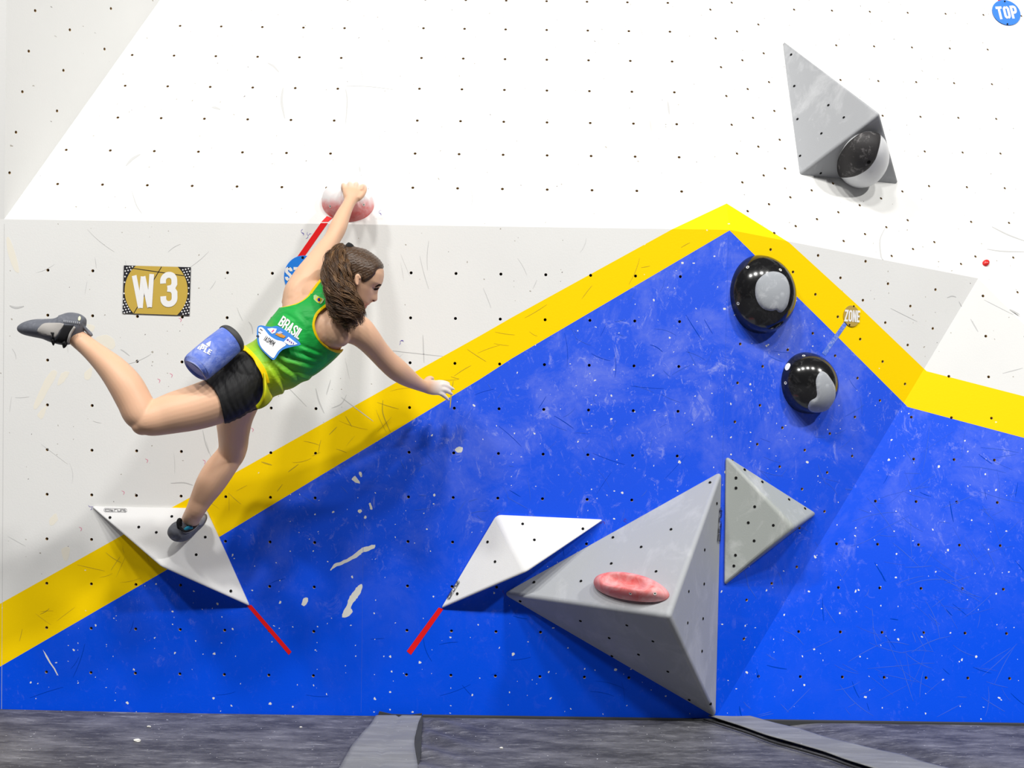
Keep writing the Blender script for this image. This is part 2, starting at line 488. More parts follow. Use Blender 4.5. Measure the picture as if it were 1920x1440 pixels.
marks('chalk_scratches', wall_ll, rand_marks(W1, 60, (560, 1345, 450, 1000), blu_poly, 0.6, 1.6, 10, 45, [0.6, -0.4, 1.5], 0.6), m_scuffw)
trip = [(1375, 460), (1690, 765), (1500, 1090), (1352, 1300)]
marks('chalk_scratches', wall_lc, rand_marks(TT, 40, (1360, 1690, 460, 1300), trip, 0.6, 1.8, 10, 45, [0.6, -0.6, 1.5], 0.5), m_scuffw)
rp = [(1720, 780), (1925, 832), (1925, 1350), (1360, 1345)]
marks('chalk_scratches', wall_lr, rand_marks(RR, 130, (1380, 1925, 790, 1345), rp, 0.5, 1.5, 15, 90, [0.4, -0.35, 1.2, 0.1], 0.5), m_scuffw)
marks('blue_scuff', wall_lr, rand_marks(RR, 22, (1380, 1925, 790, 1345), rp, 0.6, 2.2, 15, 45, [0.8, 1.4], 0.4), m_scuffb)
mg = rand_marks(UU, 8, (100, 1300, 20, 400), [(120, 300), (330, 20), (1300, 20), (1340, 400), (60, 400)], 0.7, 1.2, 10, 40, [0.5, 1.4], 0.5)
mg += [ribbon(UU, p, w) for p, w in [([(502, 118), (513, 124), (523, 135)], 3.5), ([(531, 164), (528, 190), (534, 222)], 5), ([(648, 166), (651, 190), (648, 233)], 3), ([(397, 201), (405, 202), (413, 205)], 4),
        ([(236, 311), (248, 298), (263, 289)], 5), ([(247, 358), (256, 385), (266, 400)], 2), ([(674, 312), (675, 322)], 3), ([(648, 161), (690, 162), (740, 168)], 1)]]
marks('wall_scuff', wall_uc, mg, m_scuff)
mg = [ribbon(U2, p, w) for p, w in [([(1860, 425), (1890, 440), (1922, 452)], 2.2), ([(1851, 467), (1880, 471), (1922, 472)], 2.0)]]
marks('wall_scuff', wall_ur, mg, m_scuff)
mg = [ribbon(VV, p, w) for p, w in [([(1660, 427), (1650, 450), (1652, 480), (1656, 487)], 2.4), ([(1252, 190), (1255, 215)], 4)]]
marks('wall_scuff', wall_um, mg[:1], m_scuff)
marks('wall_scuff', wall_uc, mg[1:], m_scuff)
mg = [ribbon(TT, p, w) for p, w in [([(1776, 558), (1785, 555), (1793, 557)], 2), ([(1798, 565), (1806, 580)], 1.6), ([(1670, 578), (1720, 603)], 0.9)]]
marks('wall_scuff', wall_lc, mg, m_scuff)
mg = [ribbon(RR, p, w) for p, w in [([(1893, 580), (1912, 590)], 3), ([(1820, 598), (1834, 622)], 2), ([(1845, 562), (1900, 590)], 1), ([(1880, 700), (1918, 690)], 1.5)]]
marks('wall_scuff', wall_lr, mg, m_scuff)
ink = []
for (x, y) in [(172, 950), (466, 1137), (1130, 977), (932, 965), (1005 * 0.427 + 740, 977), (578, 442), (710, 399), (750, 640), (565, 436), (945, 1113)]:
    for k in range(3):
        a = random.uniform(0, 6.28); ink.append(ribbon(W1, [(x, y), (x + 4 * math.cos(a), y + 4 * math.sin(a)), (x + 7 * math.cos(a + .4), y + 7 * math.sin(a + .4))], 0.7, 0.0006))
marks('marker_tick', wall_ll, ink, m_ink)
ink = [ribbon(W1, [(x, y), (x + 5, y + 3), (x + 3, y + 8)], 1.0, 0.0006) for x, y in [(335, 596), (272, 860), (380, 862), (228, 920), (295, 710), (470, 802), (318, 700), (148, 988)]]
marks('marker_tick', wall_ll, ink, m_inkr)
def chip(pl, wall, pts, mat=m_chip, name='paint_chip', th=0.00025):
    pts = [(x + random.uniform(-.7, .7), y + random.uniform(-.7, .7)) for x, y in smoothpoly(pts, 4)]
    n = len(pts); V = [pl.hit(*p, th) for p in pts] + [pl.hit(*p, 0.0) for p in pts]
    F = [tuple(range(n))] + [(k, (k + 1) % n, n + (k + 1) % n, n + k) for k in range(n)]
    return fixn(mk(name, V, F, mat, wall))
chip(W1, wall_ll, [(619, 1070), (627, 1057), (640, 1053), (660, 1042), (676, 1029), (690, 1024), (702, 1021), (703, 1026), (692, 1033), (680, 1036), (672, 1043), (650, 1055), (632, 1062)])
chip(W1, wall_ll, [(641, 1153), (650, 1135), (655, 1120), (661, 1112), (670, 1100), (678, 1095), (679, 1104), (672, 1118), (664, 1128), (658, 1138), (661, 1147), (652, 1156), (645, 1158)])
chip(W1, wall_ll, [(660, 900), (666, 892), (675, 907)])
chip(W1, wall_ll, [(673, 886), (677, 885), (679, 893), (676, 894)])
chip(W1, wall_ll, [(692, 945), (695, 944), (698, 955), (694, 954)])
chip(W1, wall_ll, [(671, 958), (676, 955), (679, 959), (674, 962)])
chip(W1, wall_ll, [(565, 1133), (570, 1122), (577, 1121), (577, 1129), (570, 1136)])
chip(W1, wall_ll, [(853, 842), (860, 838), (868, 840), (866, 847), (858, 849)])
chip(W1, wall_ll, [(82, 1223), (84, 1223), (107, 1262), (105, 1262)])
for q in [[(64, 755), (92, 700), (107, 698), (96, 722), (70, 765)], [(70, 778), (88, 760), (80, 785)], [(12, 447), (20, 450), (36, 505), (28, 508), (16, 478)], [(162, 608), (178, 612), (172, 622)],
          [(178, 635), (200, 628), (215, 640), (212, 655), (190, 648)], [(115, 700), (130, 698), (120, 715), (108, 722)], [(92, 975), (104, 962), (108, 975), (96, 986)], [(115, 1030), (130, 1026), (128, 1048), (120, 1050)],
          [(158, 700), (172, 688), (170, 708), (160, 712)]]:
    chip(W1, wall_ll, q, m_chipc, 'filler_patch')
for x, y, L in [(680, 870, 40), (680, 1120, 180), (680, 1240, 60)]:          # thin panel joint
    pass
jl = [ribbon(W1, [(8, 420), (6, 800), (3, 1330)], 0.7, 0.0004, False), ribbon(W1, [(690, 424), (684, 900), (677, 1338)], 1.0, 0.0004, False)]
marks('panel_joint', wall_ll, [jl[0]], m_scuff)
marks('panel_joint', wall_ll, [ribbon(W1, [(682, 950), (677, 1336)], 0.5, 0.0004, False)], m_scuffw)
marks('panel_joint', wall_ll, [ribbon(W1, [(1366, 440), (1354.5, 886), (1345, 1200)], 0.6, 0.0004, False)], m_scuffw)

# ------------------------------------------------------------------ mats on the floor
mm = Mat('dark_grey_mat_vinyl', (0.060, 0.060, 0.068), 0.62, 0.3)
mm.over(mm.ramp(mm.noise(6, 8, 0.75, (0.6, 1.7, 1)), 0.42, 0.72, 0, 0.75), (0.27, 0.27, 0.295))
mm.over(mm.ramp(mm.noise(24, 7, 0.8, (0.38, 2.0, 1)), 0.54, 0.74, 0, 0.7), (0.50, 0.50, 0.52))
mm.specks(40, 0.07, 0.10, (0.6, 0.6, 0.62), True).bump(mm.noise(120, 3, 0.6), 0.25, 0.004)
ms = Mat('grey_cover_flap', (0.21, 0.215, 0.225), 0.7, 0.25)
ms.over(ms.ramp(ms.noise(14, 6, 0.7, (0.3, 2.0, 1)), 0.45, 0.75, 0, 0.6), (0.38, 0.39, 0.40)).specks(40, 0.06, 0.08, (0.55, 0.55, 0.55), True)
ms.bump(ms.noise(90, 3), 0.2, 0.004)
m_black = flat('black_webbing', (0.018, 0.018, 0.02), 0.8, 0.2)
m_dstrip = flat('dark_strip_and_gap_shade', (0.055, 0.057, 0.06), 0.9, 0.1)  # dark strips, and painted shade for the gap under the flap end
floor = mk('floor', [(-7, -8, -0.3), (7, -8, -0.3), (7, 1.5, -0.3), (-7, 1.5, -0.3)], [(0, 1, 2, 3)], flat('hall_floor', (0.12, 0.12, 0.125)))
tag(floor, 'dark hall floor under the crash mats', 'floor', None, 'structure')
def s1(y): return PZ(750, 1345).x + (PZ(712, 1440).x - PZ(750, 1345).x) * (y - PZ(750, 1345).y) / (PZ(712, 1440).y - PZ(750, 1345).y)
a2, b2 = PZ(1352, 1349), PZ(1700, 1440)
def s2(y): return a2.x + (b2.x - a2.x) * (y - a2.y) / (b2.y - a2.y)
def matpad(name, left, right, yb, wav, label):
    nx, ny = 90, 150; V, F = [], []
    for j in range(ny + 1):
        y = yb - (7.5 + yb) * (j / ny) ** 2.2
        for i in range(nx + 1):
            t = i / nx; x = left(y) * (1 - t) + right(y) * t
            z = 0.0
            edge = min(j / 2.5, 1.0); z -= 0.012 * (1 - edge) ** 2
            z += wav(x, y, left(y), right(y))
            V.append((x, y, z))
    for j in range(ny):
        for i in range(nx):
            a = j * (nx + 1) + i; F.append((a, a + nx + 1, a + nx + 2, a + 1))
    b = len(V)                                                        # side skirts
    rim = [j * (nx + 1) for j in range(ny, -1, -1)] + list(range(1, nx + 1)) + [j * (nx + 1) + nx for j in range(1, ny + 1)] + [ny * (nx + 1) + i for i in range(nx - 1, 0, -1)]
    for r in rim: V.append((V[r][0], V[r][1], -0.295))
    for k in range(len(rim)):
        k2 = (k + 1) % len(rim); F.append((rim[k], rim[k2], b + k2, b + k))
    o = fixn(mk(name, V, F, mm.m, None, True)); tag(o, label, 'mat', 'crash mats'); return o
def ripple(x, y, l, r):
    d = x - l; return 0.014 * math.exp(-((d - .08) / 0.16) ** 2) * (0.5 + 0.5 * math.sin((y + 0.35 * d) * 42 + d * 20)) * min(1, max(0, (d - 0.085) / 0.03)) * min(1, max(0, (-y - 0.02) / 0.05))
def sag(x, y, l, r):
    d = x - l; return -0.014 * math.exp(-((d - 0.16) / 0.09) ** 2) + 0.004 * math.sin(x * 6 + y * 3) * min(1, -y / .3)
matpad('crash_mat', lambda y: -5.0, lambda y: s1(y) - 0.001, -0.004, lambda x, y, l, r: 0.006 * math.exp(-((x + 1.9) / 0.5) ** 2), 'dark grey crash mat at lower left, left of the folded cover strip')
matpad('crash_mat', lambda y: s1(y) + 0.001, lambda y: s2(y) - 0.001, -0.012, ripple, 'chalky grey crash mat in the middle, under the big grey pyramid volume')
matpad('crash_mat', lambda y: s2(y) + 0.001, lambda y: max(5.2, s2(y) + 0.5), -0.012, sag, 'dark grey crash mat at lower right, beyond the slanting cover strip')
m_edge = mk('edge_webbing', *join([([Vector((PZ(792, 1347).x, -0.011, -0.01)), Vector((5.0, -0.011, -0.01)), Vector((5.0, -0.011, 0.004)), Vector((PZ(792, 1347).x, -0.011, 0.004)),
    Vector((PZ(792, 1347).x, -0.001, -0.01)), Vector((5.0, -0.001, -0.01)), Vector((5.0, -0.001, 0.006)), Vector((PZ(792, 1347).x, -0.001, 0.006))], [(0, 1, 2, 3), (4, 7, 6, 5), (3, 2, 6, 7), (0, 4, 5, 1), (0, 3, 7, 4), (1, 5, 6, 2)])]), m_dstrip)
tag(m_edge, 'thin dark grey webbing strip between the wall foot and the mats', 'strip')
def flap(name, le, re, z0, label, fold=None):
    """cover strip: left and right edge polylines in photo pixels on the mat"""
    L = catmull(le, 8); R = catmull(re, 8); nu = 14; V, F = [], []
    for i in range(len(L)):
        a, b = PZ(*L[i]), PZ(*R[i])
        for k in range(nu + 1):
            t = k / nu; p = a.lerp(b, t)
            z = z0 + 0.0011 * math.sin(i * 0.55 + t * 3) * (0.4 + t) + 0.0012 * math.sin(i * 0.23 + 1)
            if fold is not None: z += 0.006 * min(1, abs(t - fold - 0.03 * math.sin(i * .4)) / 0.07) - 0.003
            V.append((p.x, p.y, max(z, 0.003)))
    for i in range(len(L) - 1):
        for k in range(nu):
            a = i * (nu + 1) + k; F.append((a, a + 1, a + nu + 2, a + nu + 1))
    o = fixn(mk(name, V, F, ms.m, None, True)); solid(o, 0.003, 1); tag(o, label, 'strip', 'mat cover strips'); return o
f1 = flap('cover_strip', [(705, 1349), (697, 1362), (680, 1380), (664, 1400), (652, 1420), (640, 1441), (622, 1470), (560, 1600), (380, 2100)], [(790, 1350), (785, 1362), (780, 1380), (777, 1400), (779, 1420), (783, 1441), (784, 1470), (790, 1600), (800, 2100)], 0.008,
          'light grey folded cover strip running from the wall over the mat joint', 0.5)
fs, fe = P(709, 1344, -0.006), P(791, 1346, -0.006)
V = [P(707, 1346, -0.010), P(791, 1348, -0.010), P(791, 1338, -0.010), P(770, 1340.5, -0.010), P(735, 1339.5, -0.010), P(711, 1334, -0.010)]
V2_ = [v + Vector((0, 0.005, 0)) for v in V]
mk('turned_up_end_shade', V + V2_, [(0, 1, 2, 3, 4, 5), (11, 10, 9, 8, 7, 6)] + [(k, 6 + k, 6 + (k + 1) % 6, (k + 1) % 6) for k in range(6)], m_dstrip, f1)  # flap's turned-up end, coloured dark to paint in the shadow gap beneath it
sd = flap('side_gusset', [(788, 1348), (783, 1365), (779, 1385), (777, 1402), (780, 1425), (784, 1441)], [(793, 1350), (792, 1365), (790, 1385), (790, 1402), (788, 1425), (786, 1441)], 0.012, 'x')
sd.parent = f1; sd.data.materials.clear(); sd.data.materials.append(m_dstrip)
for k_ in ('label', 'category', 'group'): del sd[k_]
f2 = flap('cover_strip', [(1316, 1347), (1350, 1356), (1400, 1372), (1450, 1390), (1510, 1407), (1560, 1422), (1614, 1441), (1800, 1500)], [(1382, 1341), (1410, 1352), (1470, 1366), (1530, 1384), (1600, 1404), (1680, 1420), (1752, 1441), (2000, 1500)], 0.012,
          'light grey cover strip slanting to the right from the tip of the big pyramid')
e2 = catmull([(1320, 1349), (1350, 1358), (1400, 1374), (1450, 1392), (1510, 1409), (1560, 1424), (1614, 1443), (1800, 1502)], 6)
mk('edge_binding', *loft3([PZ(x, y, 0.008) for x, y in e2], [0.003] * len(e2), 6), m_black, f2, True)
def crumb(px, py, r, label):
    bm = bmesh.new(); bmesh.ops.create_icosphere(bm, subdivisions=2, radius=r)
    for v in bm.verts: v.co *= 1 + random.uniform(-.25, .25); v.co.z *= 0.6
    me = bpy.data.meshes.new('chalk_crumb'); bm.to_mesh(me); bm.free(); me.materials.append(m_chip)
    o = bpy.data.objects.new('chalk_crumb', me); o.location = PZ(px, py, r * 0.5); o.scale = (1.5, 1, 1); link(o); tag(o, label, 'chalk crumb', 'chalk crumbs on the mats')
crumb(257, 1388, 0.0075, 'largest white chalk crumb on the dark mat at lower left')
crumb(279, 1362, 0.0045, 'small white chalk crumb near the wall on the left mat')
crumb(564, 1363, 0.003, 'tiny white chalk crumb on the mat left of the folded strip')
crumb(940, 1402, 0.004, 'small chalk crumb on the middle mat right of the folded strip')

# ------------------------------------------------------------------ volumes
def volmat(name, c, chalk, cf, spec=0.25):
    m = Mat(name, c, 0.62, spec)
    m.over(m.ramp(m.noise(7, 7, 0.7, (1, 1, 0.6), (0, 0.4, 0), 0.6), 0.5, 0.74, 0, cf), chalk)
    m.over(m.ramp(m.noise(30, 5, 0.7, (1.6, 1, 0.4)), 0.64, 0.74, 0, cf * 0.7), chalk)
    m.bump(m.noise(420, 2), 0.25, 0.0015); return m.m
mv_white = volmat('white_volume_texture', (0.80, 0.80, 0.80), (0.7, 0.7, 0.7), 0.3)
mv_grey = volmat('grey_volume_texture', (0.40, 0.415, 0.435), (0.7, 0.71, 0.73), 0.35)
mv_green = volmat('greenish_grey_volume_texture', (0.37, 0.395, 0.375), (0.72, 0.73, 0.72), 0.62)
mv_top = volmat('upper_grey_volume_texture', (0.40, 0.41, 0.43), (0.72, 0.73, 0.75), 0.55)
m_tan = flat('plywood_hole_rim', (0.45, 0.36, 0.22), 0.8)
def facehole(pl, px, py, r=0.0047):
    u, v = pl.axes(); c = pl.hit(px, py, 0.0004); V, F = [], []
    n = 12
    V = [c + u * (r * math.cos(2 * math.pi * k / n)) + v * (r * math.sin(2 * math.pi * k / n)) for k in range(n)]
    V += [q - pl.n * 0.006 for q in V]
    F = [tuple(range(n))] + [(k, n + k, n + (k + 1) % n, (k + 1) % n) for k in range(n)]
    return V, F
def volume(name, base, pl, apex, prot, mat, label, bev=0.015):
    b = [pl.hit(*p) for p in base]
    d = ray(*apex); q = pl.hit(*apex)
    t = (pl.o + pl.n * prot - CAMPOS).dot(pl.n) / d.dot(pl.n)
    ap = CAMPOS + d * t
    bm = bmesh.new()
    vs = [bm.verts.new(x + pl.n * 0.010) for x in b] + [bm.verts.new(ap)]
    low = [bm.verts.new(x + pl.n * 0.0004) for x in b]
    n = len(b)
    for k in range(n):
        k2 = (k + 1) % n
        bm.faces.new((vs[k], vs[k2], vs[n])); bm.faces.new((vs[k], low[k], low[k2], vs[k2]))
    bm.faces.new(low[::-1])
    bmesh.ops.recalc_face_normals(bm, faces=bm.faces[:])
    bm.edges.ensure_lookup_table()
    ed = [e for e in bm.edges if vs[n] in e.verts or (e.verts[0] in low) != (e.verts[1] in low)]
    bmesh.ops.bevel(bm, geom=ed, offset=bev, segments=4, profile=0.5, affect='EDGES')
    me = bpy.data.meshes.new(name); bm.to_mesh(me); bm.free(); me.materials.append(mat)
    o = bpy.data.objects.new(name, me); link(o)
    for p in me.polygons: p.use_smooth = p.area < 0.004
    tag(o, label, 'climbing volume', 'pyramid volumes on the wall')
    planes = [Plane(b[k] + pl.n * 0.010, b[(k + 1) % n] + pl.n * 0.010, ap) for k in range(n)]
    return o, planes, ap
def volholes(o, planes, lst):
    P_ = [facehole(planes[k], x, y) for k, x, y in lst]
    h = mk('bolt_hole', *join(P_), m_hole, o); h['kind'] = 'stuff'
V1o, V1p, V1a = volume('pyramid_volume', [(170, 949), (387, 953), (470, 1138)], W1, (300, 1064), 0.14, mv_white, 'white triangular volume under the climber\'s standing foot')
volholes(V1o, V1p, [(0, 206, 970), (0, 322, 968), (0, 293, 998), (1, 385, 1007), (1, 368, 1040), (1, 433, 1108), (0, 260, 988)])
V2o, V2p, V2a = volume('pyramid_volume', [(826, 1142), (931, 965), (1133, 974)], W1, (988, 1074), 0.13, mv_white, 'white triangular volume left of and above the big grey pyramid')
volholes(V2o, V2p, [(0, 914, 1016), (0, 928, 1053), (0, 857, 1113), (1, 980, 982), (1, 1002, 1012), (1, 1093, 991)])
V3o, V3p, V3a = volume('pyramid_volume', [(944, 1113), (1352, 884), (1341, 1344)], W1, (1255, 1156), 0.41, mv_grey, 'very large dark grey pyramid volume touching the mat with a red hold on it', 0.018)
volholes(V3o, V3p, [(0, 1331, 904), (0, 1149, 1007), (0, 1258, 992), (0, 1202, 1025), (0, 1146, 1056), (0, 1230, 1071), (0, 1089, 1089), (0, 1001, 1091), (1, 1345, 944), (1, 1322, 1031), (1, 1321, 1095), (1, 1292, 1109),
                    (1, 1319, 1160), (1, 1290, 1168), (1, 1317, 1221), (1, 1334, 1320), (2, 1088, 1165), (2, 1175, 1173), (2, 1142, 1197), (2, 1224, 1203), (2, 1197, 1228), (2, 1147, 1231), (2, 1252, 1260), (2, 1292, 1313), (2, 975, 1128)])
V4o, V4p, V4a = volume('pyramid_volume', [(1360, 855), (1529, 963), (1357, 1098)], TT, (1490, 990), 0.13, mv_green, 'chalky greenish grey pyramid volume right of the big grey one')
volholes(V4o, V4p, [(2, 1380, 896), (2, 1380, 915), (2, 1415, 950), (2, 1403, 980), (2, 1450, 985), (2, 1414, 1014), (2, 1379, 1041), (2, 1376, 1061), (0, 1397, 880), (0, 1430, 903), (0, 1480, 936), (0, 1510, 953)])
VB = Plane(VV.hit(1468, 82), U2.hit(1490, 337), U2.hit(1682, 344))
V5o, V5p, V5a = volume('pyramid_volume', [(1468, 80), (1682, 345), (1489, 337)], VB, (1650, 212), 0.30, mv_top, 'grey pyramid volume high on the right with a black and white hold', 0.010)
volholes(V5o, V5p, [(2, 1483, 102), (2, 1489, 161), (2, 1495, 223), (2, 1500, 292), (2, 1553, 197), (2, 1582, 220), (2, 1540, 250), (1, 1539, 325)])

# ------------------------------------------------------------------ lettering strokes
def arc(cx, cy, rx, ry, a0, a1, n=6):
    return [(cx + rx * math.cos(math.radians(a0 + (a1 - a0) * i / n)), cy + ry * math.sin(math.radians(a0 + (a1 - a0) * i / n))) for i in range(n + 1)]
def glyph(ch, t=0.17):
    h = t / 2; w = 0.5; a, b, lo, hi = h, w - h, h, 1 - h
    r = 0.16
    if ch == 'O': return w, [arc(b - r, hi - r, r, r, 0, 90) + arc(a + r, hi - r, r, r, 90, 180) + arc(a + r, lo + r, r, r, 180, 270) + arc(b - r, lo + r, r, r, 270, 360) + [(b, hi - r)]]
    if ch == 'T': return w * 0.95, [[(0, hi), (w * .95, hi)], [(w * .475, hi), (w * .475, 0)]]
    if ch == 'P': return w, [[(a, 0), (a, 1)], [(a, hi)] + arc(b - r, hi - r, r, r, 90, 0) + arc(b - r, .45 + r, r, r, 0, -90) + [(a, .45)]]
    if ch == 'R': return w, glyph('P', t)[1] + [[(w * .5, .45), (b, .3), (b, 0)]]
    if ch == 'B': return w, [[(a, 0), (a, 1)], [(a, hi)] + arc(b - r, hi - .14, r, .14, 90, 0) + [(b - .03, .53), (a, .53)], [(a, .52), (b - .05, .52)] + arc(b - r, lo + .17, r, .17, 60, -90) + [(a, lo)]]
    if ch == 'Z': return w, [[(0, hi), (b, hi), (a, lo), (w, lo)]]
    if ch == 'N': return w, [[(a, 0), (a, 1)], [(a, .96), (b, .04)], [(b, 0), (b, 1)]]
    if ch == 'E': return w * .85, [[(w * .85, hi), (a, hi), (a, lo), (w * .85, lo)], [(a, .5), (w * .78, .5)]]
    if ch == 'L': return w * .8, [[(a, 1), (a, lo), (w * .8, lo)]]
    if ch == 'I': return t, [[(h, 0), (h, 1)]]
    if ch == 'A': return w, [[(a * .9, 0), (w / 2, .97)], [(w / 2, .97), (w - a * .9, 0)], [(.12, .24), (w - .12, .24)]]
    if ch == 'M': return .66, [[(a, 0), (a, 1)], [(a, .97), (.33, .3)], [(.33, .3), (.66 - h, .97)], [(.66 - h, 0), (.66 - h, 1)]]
    if ch == 'W': return .70, [[(a * .8, 1), (.20, .04)], [(.20, .04), (.35, .95)], [(.35, .95), (.50, .04)], [(.50, .04), (.70 - h * .8, 1)]]
    if ch == 'S': return w, [[(b, .70)] + arc(b - r, hi - r, r, r, 0, 90) + arc(a + r, hi - r, r, r, 90, 180) + [(a, .66), (w * .4, .54), (w * .6, .46), (b, .34)] + arc(b - r, lo + r, r, r, 0, -90) + arc(a + r, lo + r, r, r, 270, 180) + [(a, .30)]]
    if ch == '3': return w, [[(a, .68)] + arc(a + r, hi - r, r, r, 180, 90) + arc(b - r, hi - r, r, r, 90, 0) + [(b, .64), (b - .06, .54), (w * .42, .525)], [(w * .42, .525), (b - .06, .50), (b, .40)] + arc(b - r, lo + r, r, r, 0, -90) + arc(a + r, lo + r, r, r, 270, 180) + [(a, .32)]]
    if ch == '5': return w, [[(b, hi), (a, hi), (a, .56), (b - .1, .6), (b, .45), (b, .25)] + arc(b - r, lo + r, r, r, 0, -90) + arc(a + r, lo + r, r, r, 270, 180)]
    if ch == '1': return t * 1.3, [[(h * 1.3, 0), (h * 1.3, 1)]]
    return .3, []
def strokes2d(path, t):
    """centre line -> list of quads (2-D), mitred"""
    p = np.array(path, float); n = len(p); L, R = [], []
    for i in range(n):
        d0 = p[i] - p[i - 1] if i > 0 else p[1] - p[0]
        d1 = p[i + 1] - p[i] if i < n - 1 else p[-1] - p[-2]
        d0 = d0 / (np.hypot(*d0) + 1e-9); d1 = d1 / (np.hypot(*d1) + 1e-9)
        m = d0 + d1; m = m / (np.hypot(*m) + 1e-9); nn = np.array([-m[1], m[0]])
        c = max(0.55, abs(nn @ np.array([-d0[1], d0[0]])))
        L.append(p[i] + nn * t / 2 / c); R.append(p[i] - nn * t / 2 / c)
    return [(L[i], R[i], R[i + 1], L[i + 1]) for i in range(n - 1)]
def word(text, gap=0.06, t=0.17):
    x = 0; letters = []
    for ch in text:
        w, paths = glyph(ch, t)
        q = []
        for ip, pa in enumerate(paths):
            for iq, quad in enumerate(strokes2d(pa, t)): q.append([(c[0] + x, c[1], ip * 0.0004 + iq * 0.00002) for c in quad])
        letters.append(q); x += w + gap
    return x - gap, letters
def letter_objs(text, place, mat, parent, name='letter', gap=0.06, t=0.17, th=0.0004, sub=1):
    """place(u, v, lift) maps text space (u right 0..1, v up 0..1) to the surface"""
    W, ls = word(text, gap, t)
    for q in ls:
        V, F = [], []
        for quad in q:
            for s_ in range(sub):
                a, b = s_ / sub, (s_ + 1) / sub
                A_, B_, C_, D_ = [np.array(c) for c in quad]
                qq = [A_ + (D_ - A_) * a, B_ + (C_ - B_) * a, B_ + (C_ - B_) * b, A_ + (D_ - A_) * b]
                o = len(V)
                V += [place(c[0] / W, c[1], th + c[2]) for c in qq]
                F += [(o, o + 1, o + 2, o + 3)]
        if V: mk(name, V, F, mat, parent)
def pxplace(pl, o, ex, ey, off):
    return lambda u, v, lift: pl.hit(o[0] + ex[0] * u + ey[0] * v, o[1] + ex[1] * u + ey[1] * v, off + lift)
def plate(name, pl, pts, off, th, mat, parent=None):
    n = len(pts); V = [pl.hit(*p, off + th) for p in pts] + [pl.hit(*p, off) for p in pts]
    return fixn(mk(name, V, [tuple(range(n)), tuple(range(2 * n - 1, n - 1, -1))] + [(k, (k + 1) % n, n + (k + 1) % n, n + k) for k in range(n)], mat, parent))
def ell(c, rx, ry, rot=0, n=40):
    r = math.radians(rot)
    return [(c[0] + rx * math.cos(t) * math.cos(r) - ry * math.sin(t) * math.sin(r), c[1] + rx * math.cos(t) * math.sin(r) + ry * math.sin(t) * math.cos(r)) for t in [2 * math.pi * k / n for k in range(n)]]
m_gold = flat('gold_print', (0.58, 0.40, 0.07), 0.55)
m_sblack = flat('black_print', (0.016, 0.016, 0.022), 0.55)
m_swhite = flat('white_print', (0.86, 0.86, 0.86), 0.6)
m_sblue = flat('blue_sign_print', (0.015, 0.22, 0.80), 0.5)
m_sblue2 = flat('light_blue_sign_print', (0.055, 0.24, 0.78), 0.5)
m_tape = flat('red_tape', (0.80, 0.006, 0.008), 0.55)
m_btape = Mat('worn_blue_tape', (0.10, 0.20, 0.75), 0.6, 0.2)
m_btape.over(m_btape.ramp(m_btape.noise(90, 4, 0.7), 0.5, 0.6, 0, 0.6), (0.4, 0.45, 0.8)); m_btape = m_btape.m
# W3 sign
SC = [(232.3, 497.6), (357.8, 501), (355.2, 591.4), (229.7, 587)]
sg = plate('number_sign', W1, SC, 0.0005, 0.003, m_sblack)
tag(sg, 'rectangular gold and black sign reading W3 on the grey wall', 'sign')
def clip_to(poly, quad):
    out = poly
    for i in range(4):
        a, b = quad[i], quad[(i + 1) % 4]; res = []
        f = lambda p: (b[0] - a[0]) * (p[1] - a[1]) - (b[1] - a[1]) * (p[0] - a[0])
        for k in range(len(out)):
            p, q = out[k], out[(k + 1) % len(out)]; fp, fq = f(p), f(q)
            if fp >= 0: res.append(p)
            if (fp >= 0) != (fq >= 0): t = fp / (fp - fq); res.append((p[0] + (q[0] - p[0]) * t, p[1] + (q[1] - p[1]) * t))
        out = res
    return out
gold_outline = ell((292.8, 545), 59.2, 61, 0, 60)
plate('gold_field', W1, clip_to(gold_outline, SC), 0.0034, 0.0006, m_gold, sg)
dots = []
for i in range(-24, 34):
    for j in range(-4, 34):
        x, y = 228 + i * 5.2 + j * 2.3, 494 + j * 4.7 - i * 1.1 + 0.0
        if inpoly(x, y, SC) and not inpoly(x, y, ell((292.8, 545), 60.3, 62)) and sdist(np.array([(x, y)]), SC)[0] > 0.8:
            r_ = ell((x, y), 1.45, 1.45, 0, 8); n_ = 8
            dots.append(([W1.hit(*p, 0.0042) for p in r_] + [W1.hit(*p, 0.0034) for p in r_], [tuple(range(8))] + [(k, (k + 1) % 8, 8 + (k + 1) % 8, 8 + k) for k in range(8)]))
d_ = mk('dot_pattern', *join(dots), m_swhite, sg); d_['kind'] = 'stuff'
for seg in [[(249, 503), (345, 517)], [(303, 500), (251, 587)]]:
    (x0, y0), (x1, y1) = seg; dx, dy = x1 - x0, y1 - y0; L_ = math.hypot(dx, dy); nx, ny = -dy / L_ * 0.7, dx / L_ * 0.7
    plate('black_line', W1, [(x0 + nx, y0 + ny), (x1 + nx, y1 + ny), (x1 - nx, y1 - ny), (x0 - nx, y0 - ny)], 0.004, 0.0004, m_sblack, sg)
letter_objs('W', pxplace(W1, (252, 581), (40, -3.5), (-4, -64), 0.0044), m_swhite, sg, t=0.155)
letter_objs('3', pxplace(W1, (301, 577), (32, -2.5), (-1, -66), 0.0044), m_swhite, sg, t=0.17)
# START sign
ss = plate('start_sign', W1, ell((569, 518), 36.5, 39), 0.0005, 0.003, m_sblue)
tag(ss, 'round blue sign reading START, half hidden by the raised arm', 'sign')
letter_objs('START', pxplace(W1, (534.5, 527), (76, 3), (0, -27), 0.0036), m_swhite, ss, t=0.2, gap=0.07)
plate('bolt_hole', W1, ell((567.5, 483), 2.6, 2.6, 0, 12), 0.0036, 0.0004, m_hole, ss)
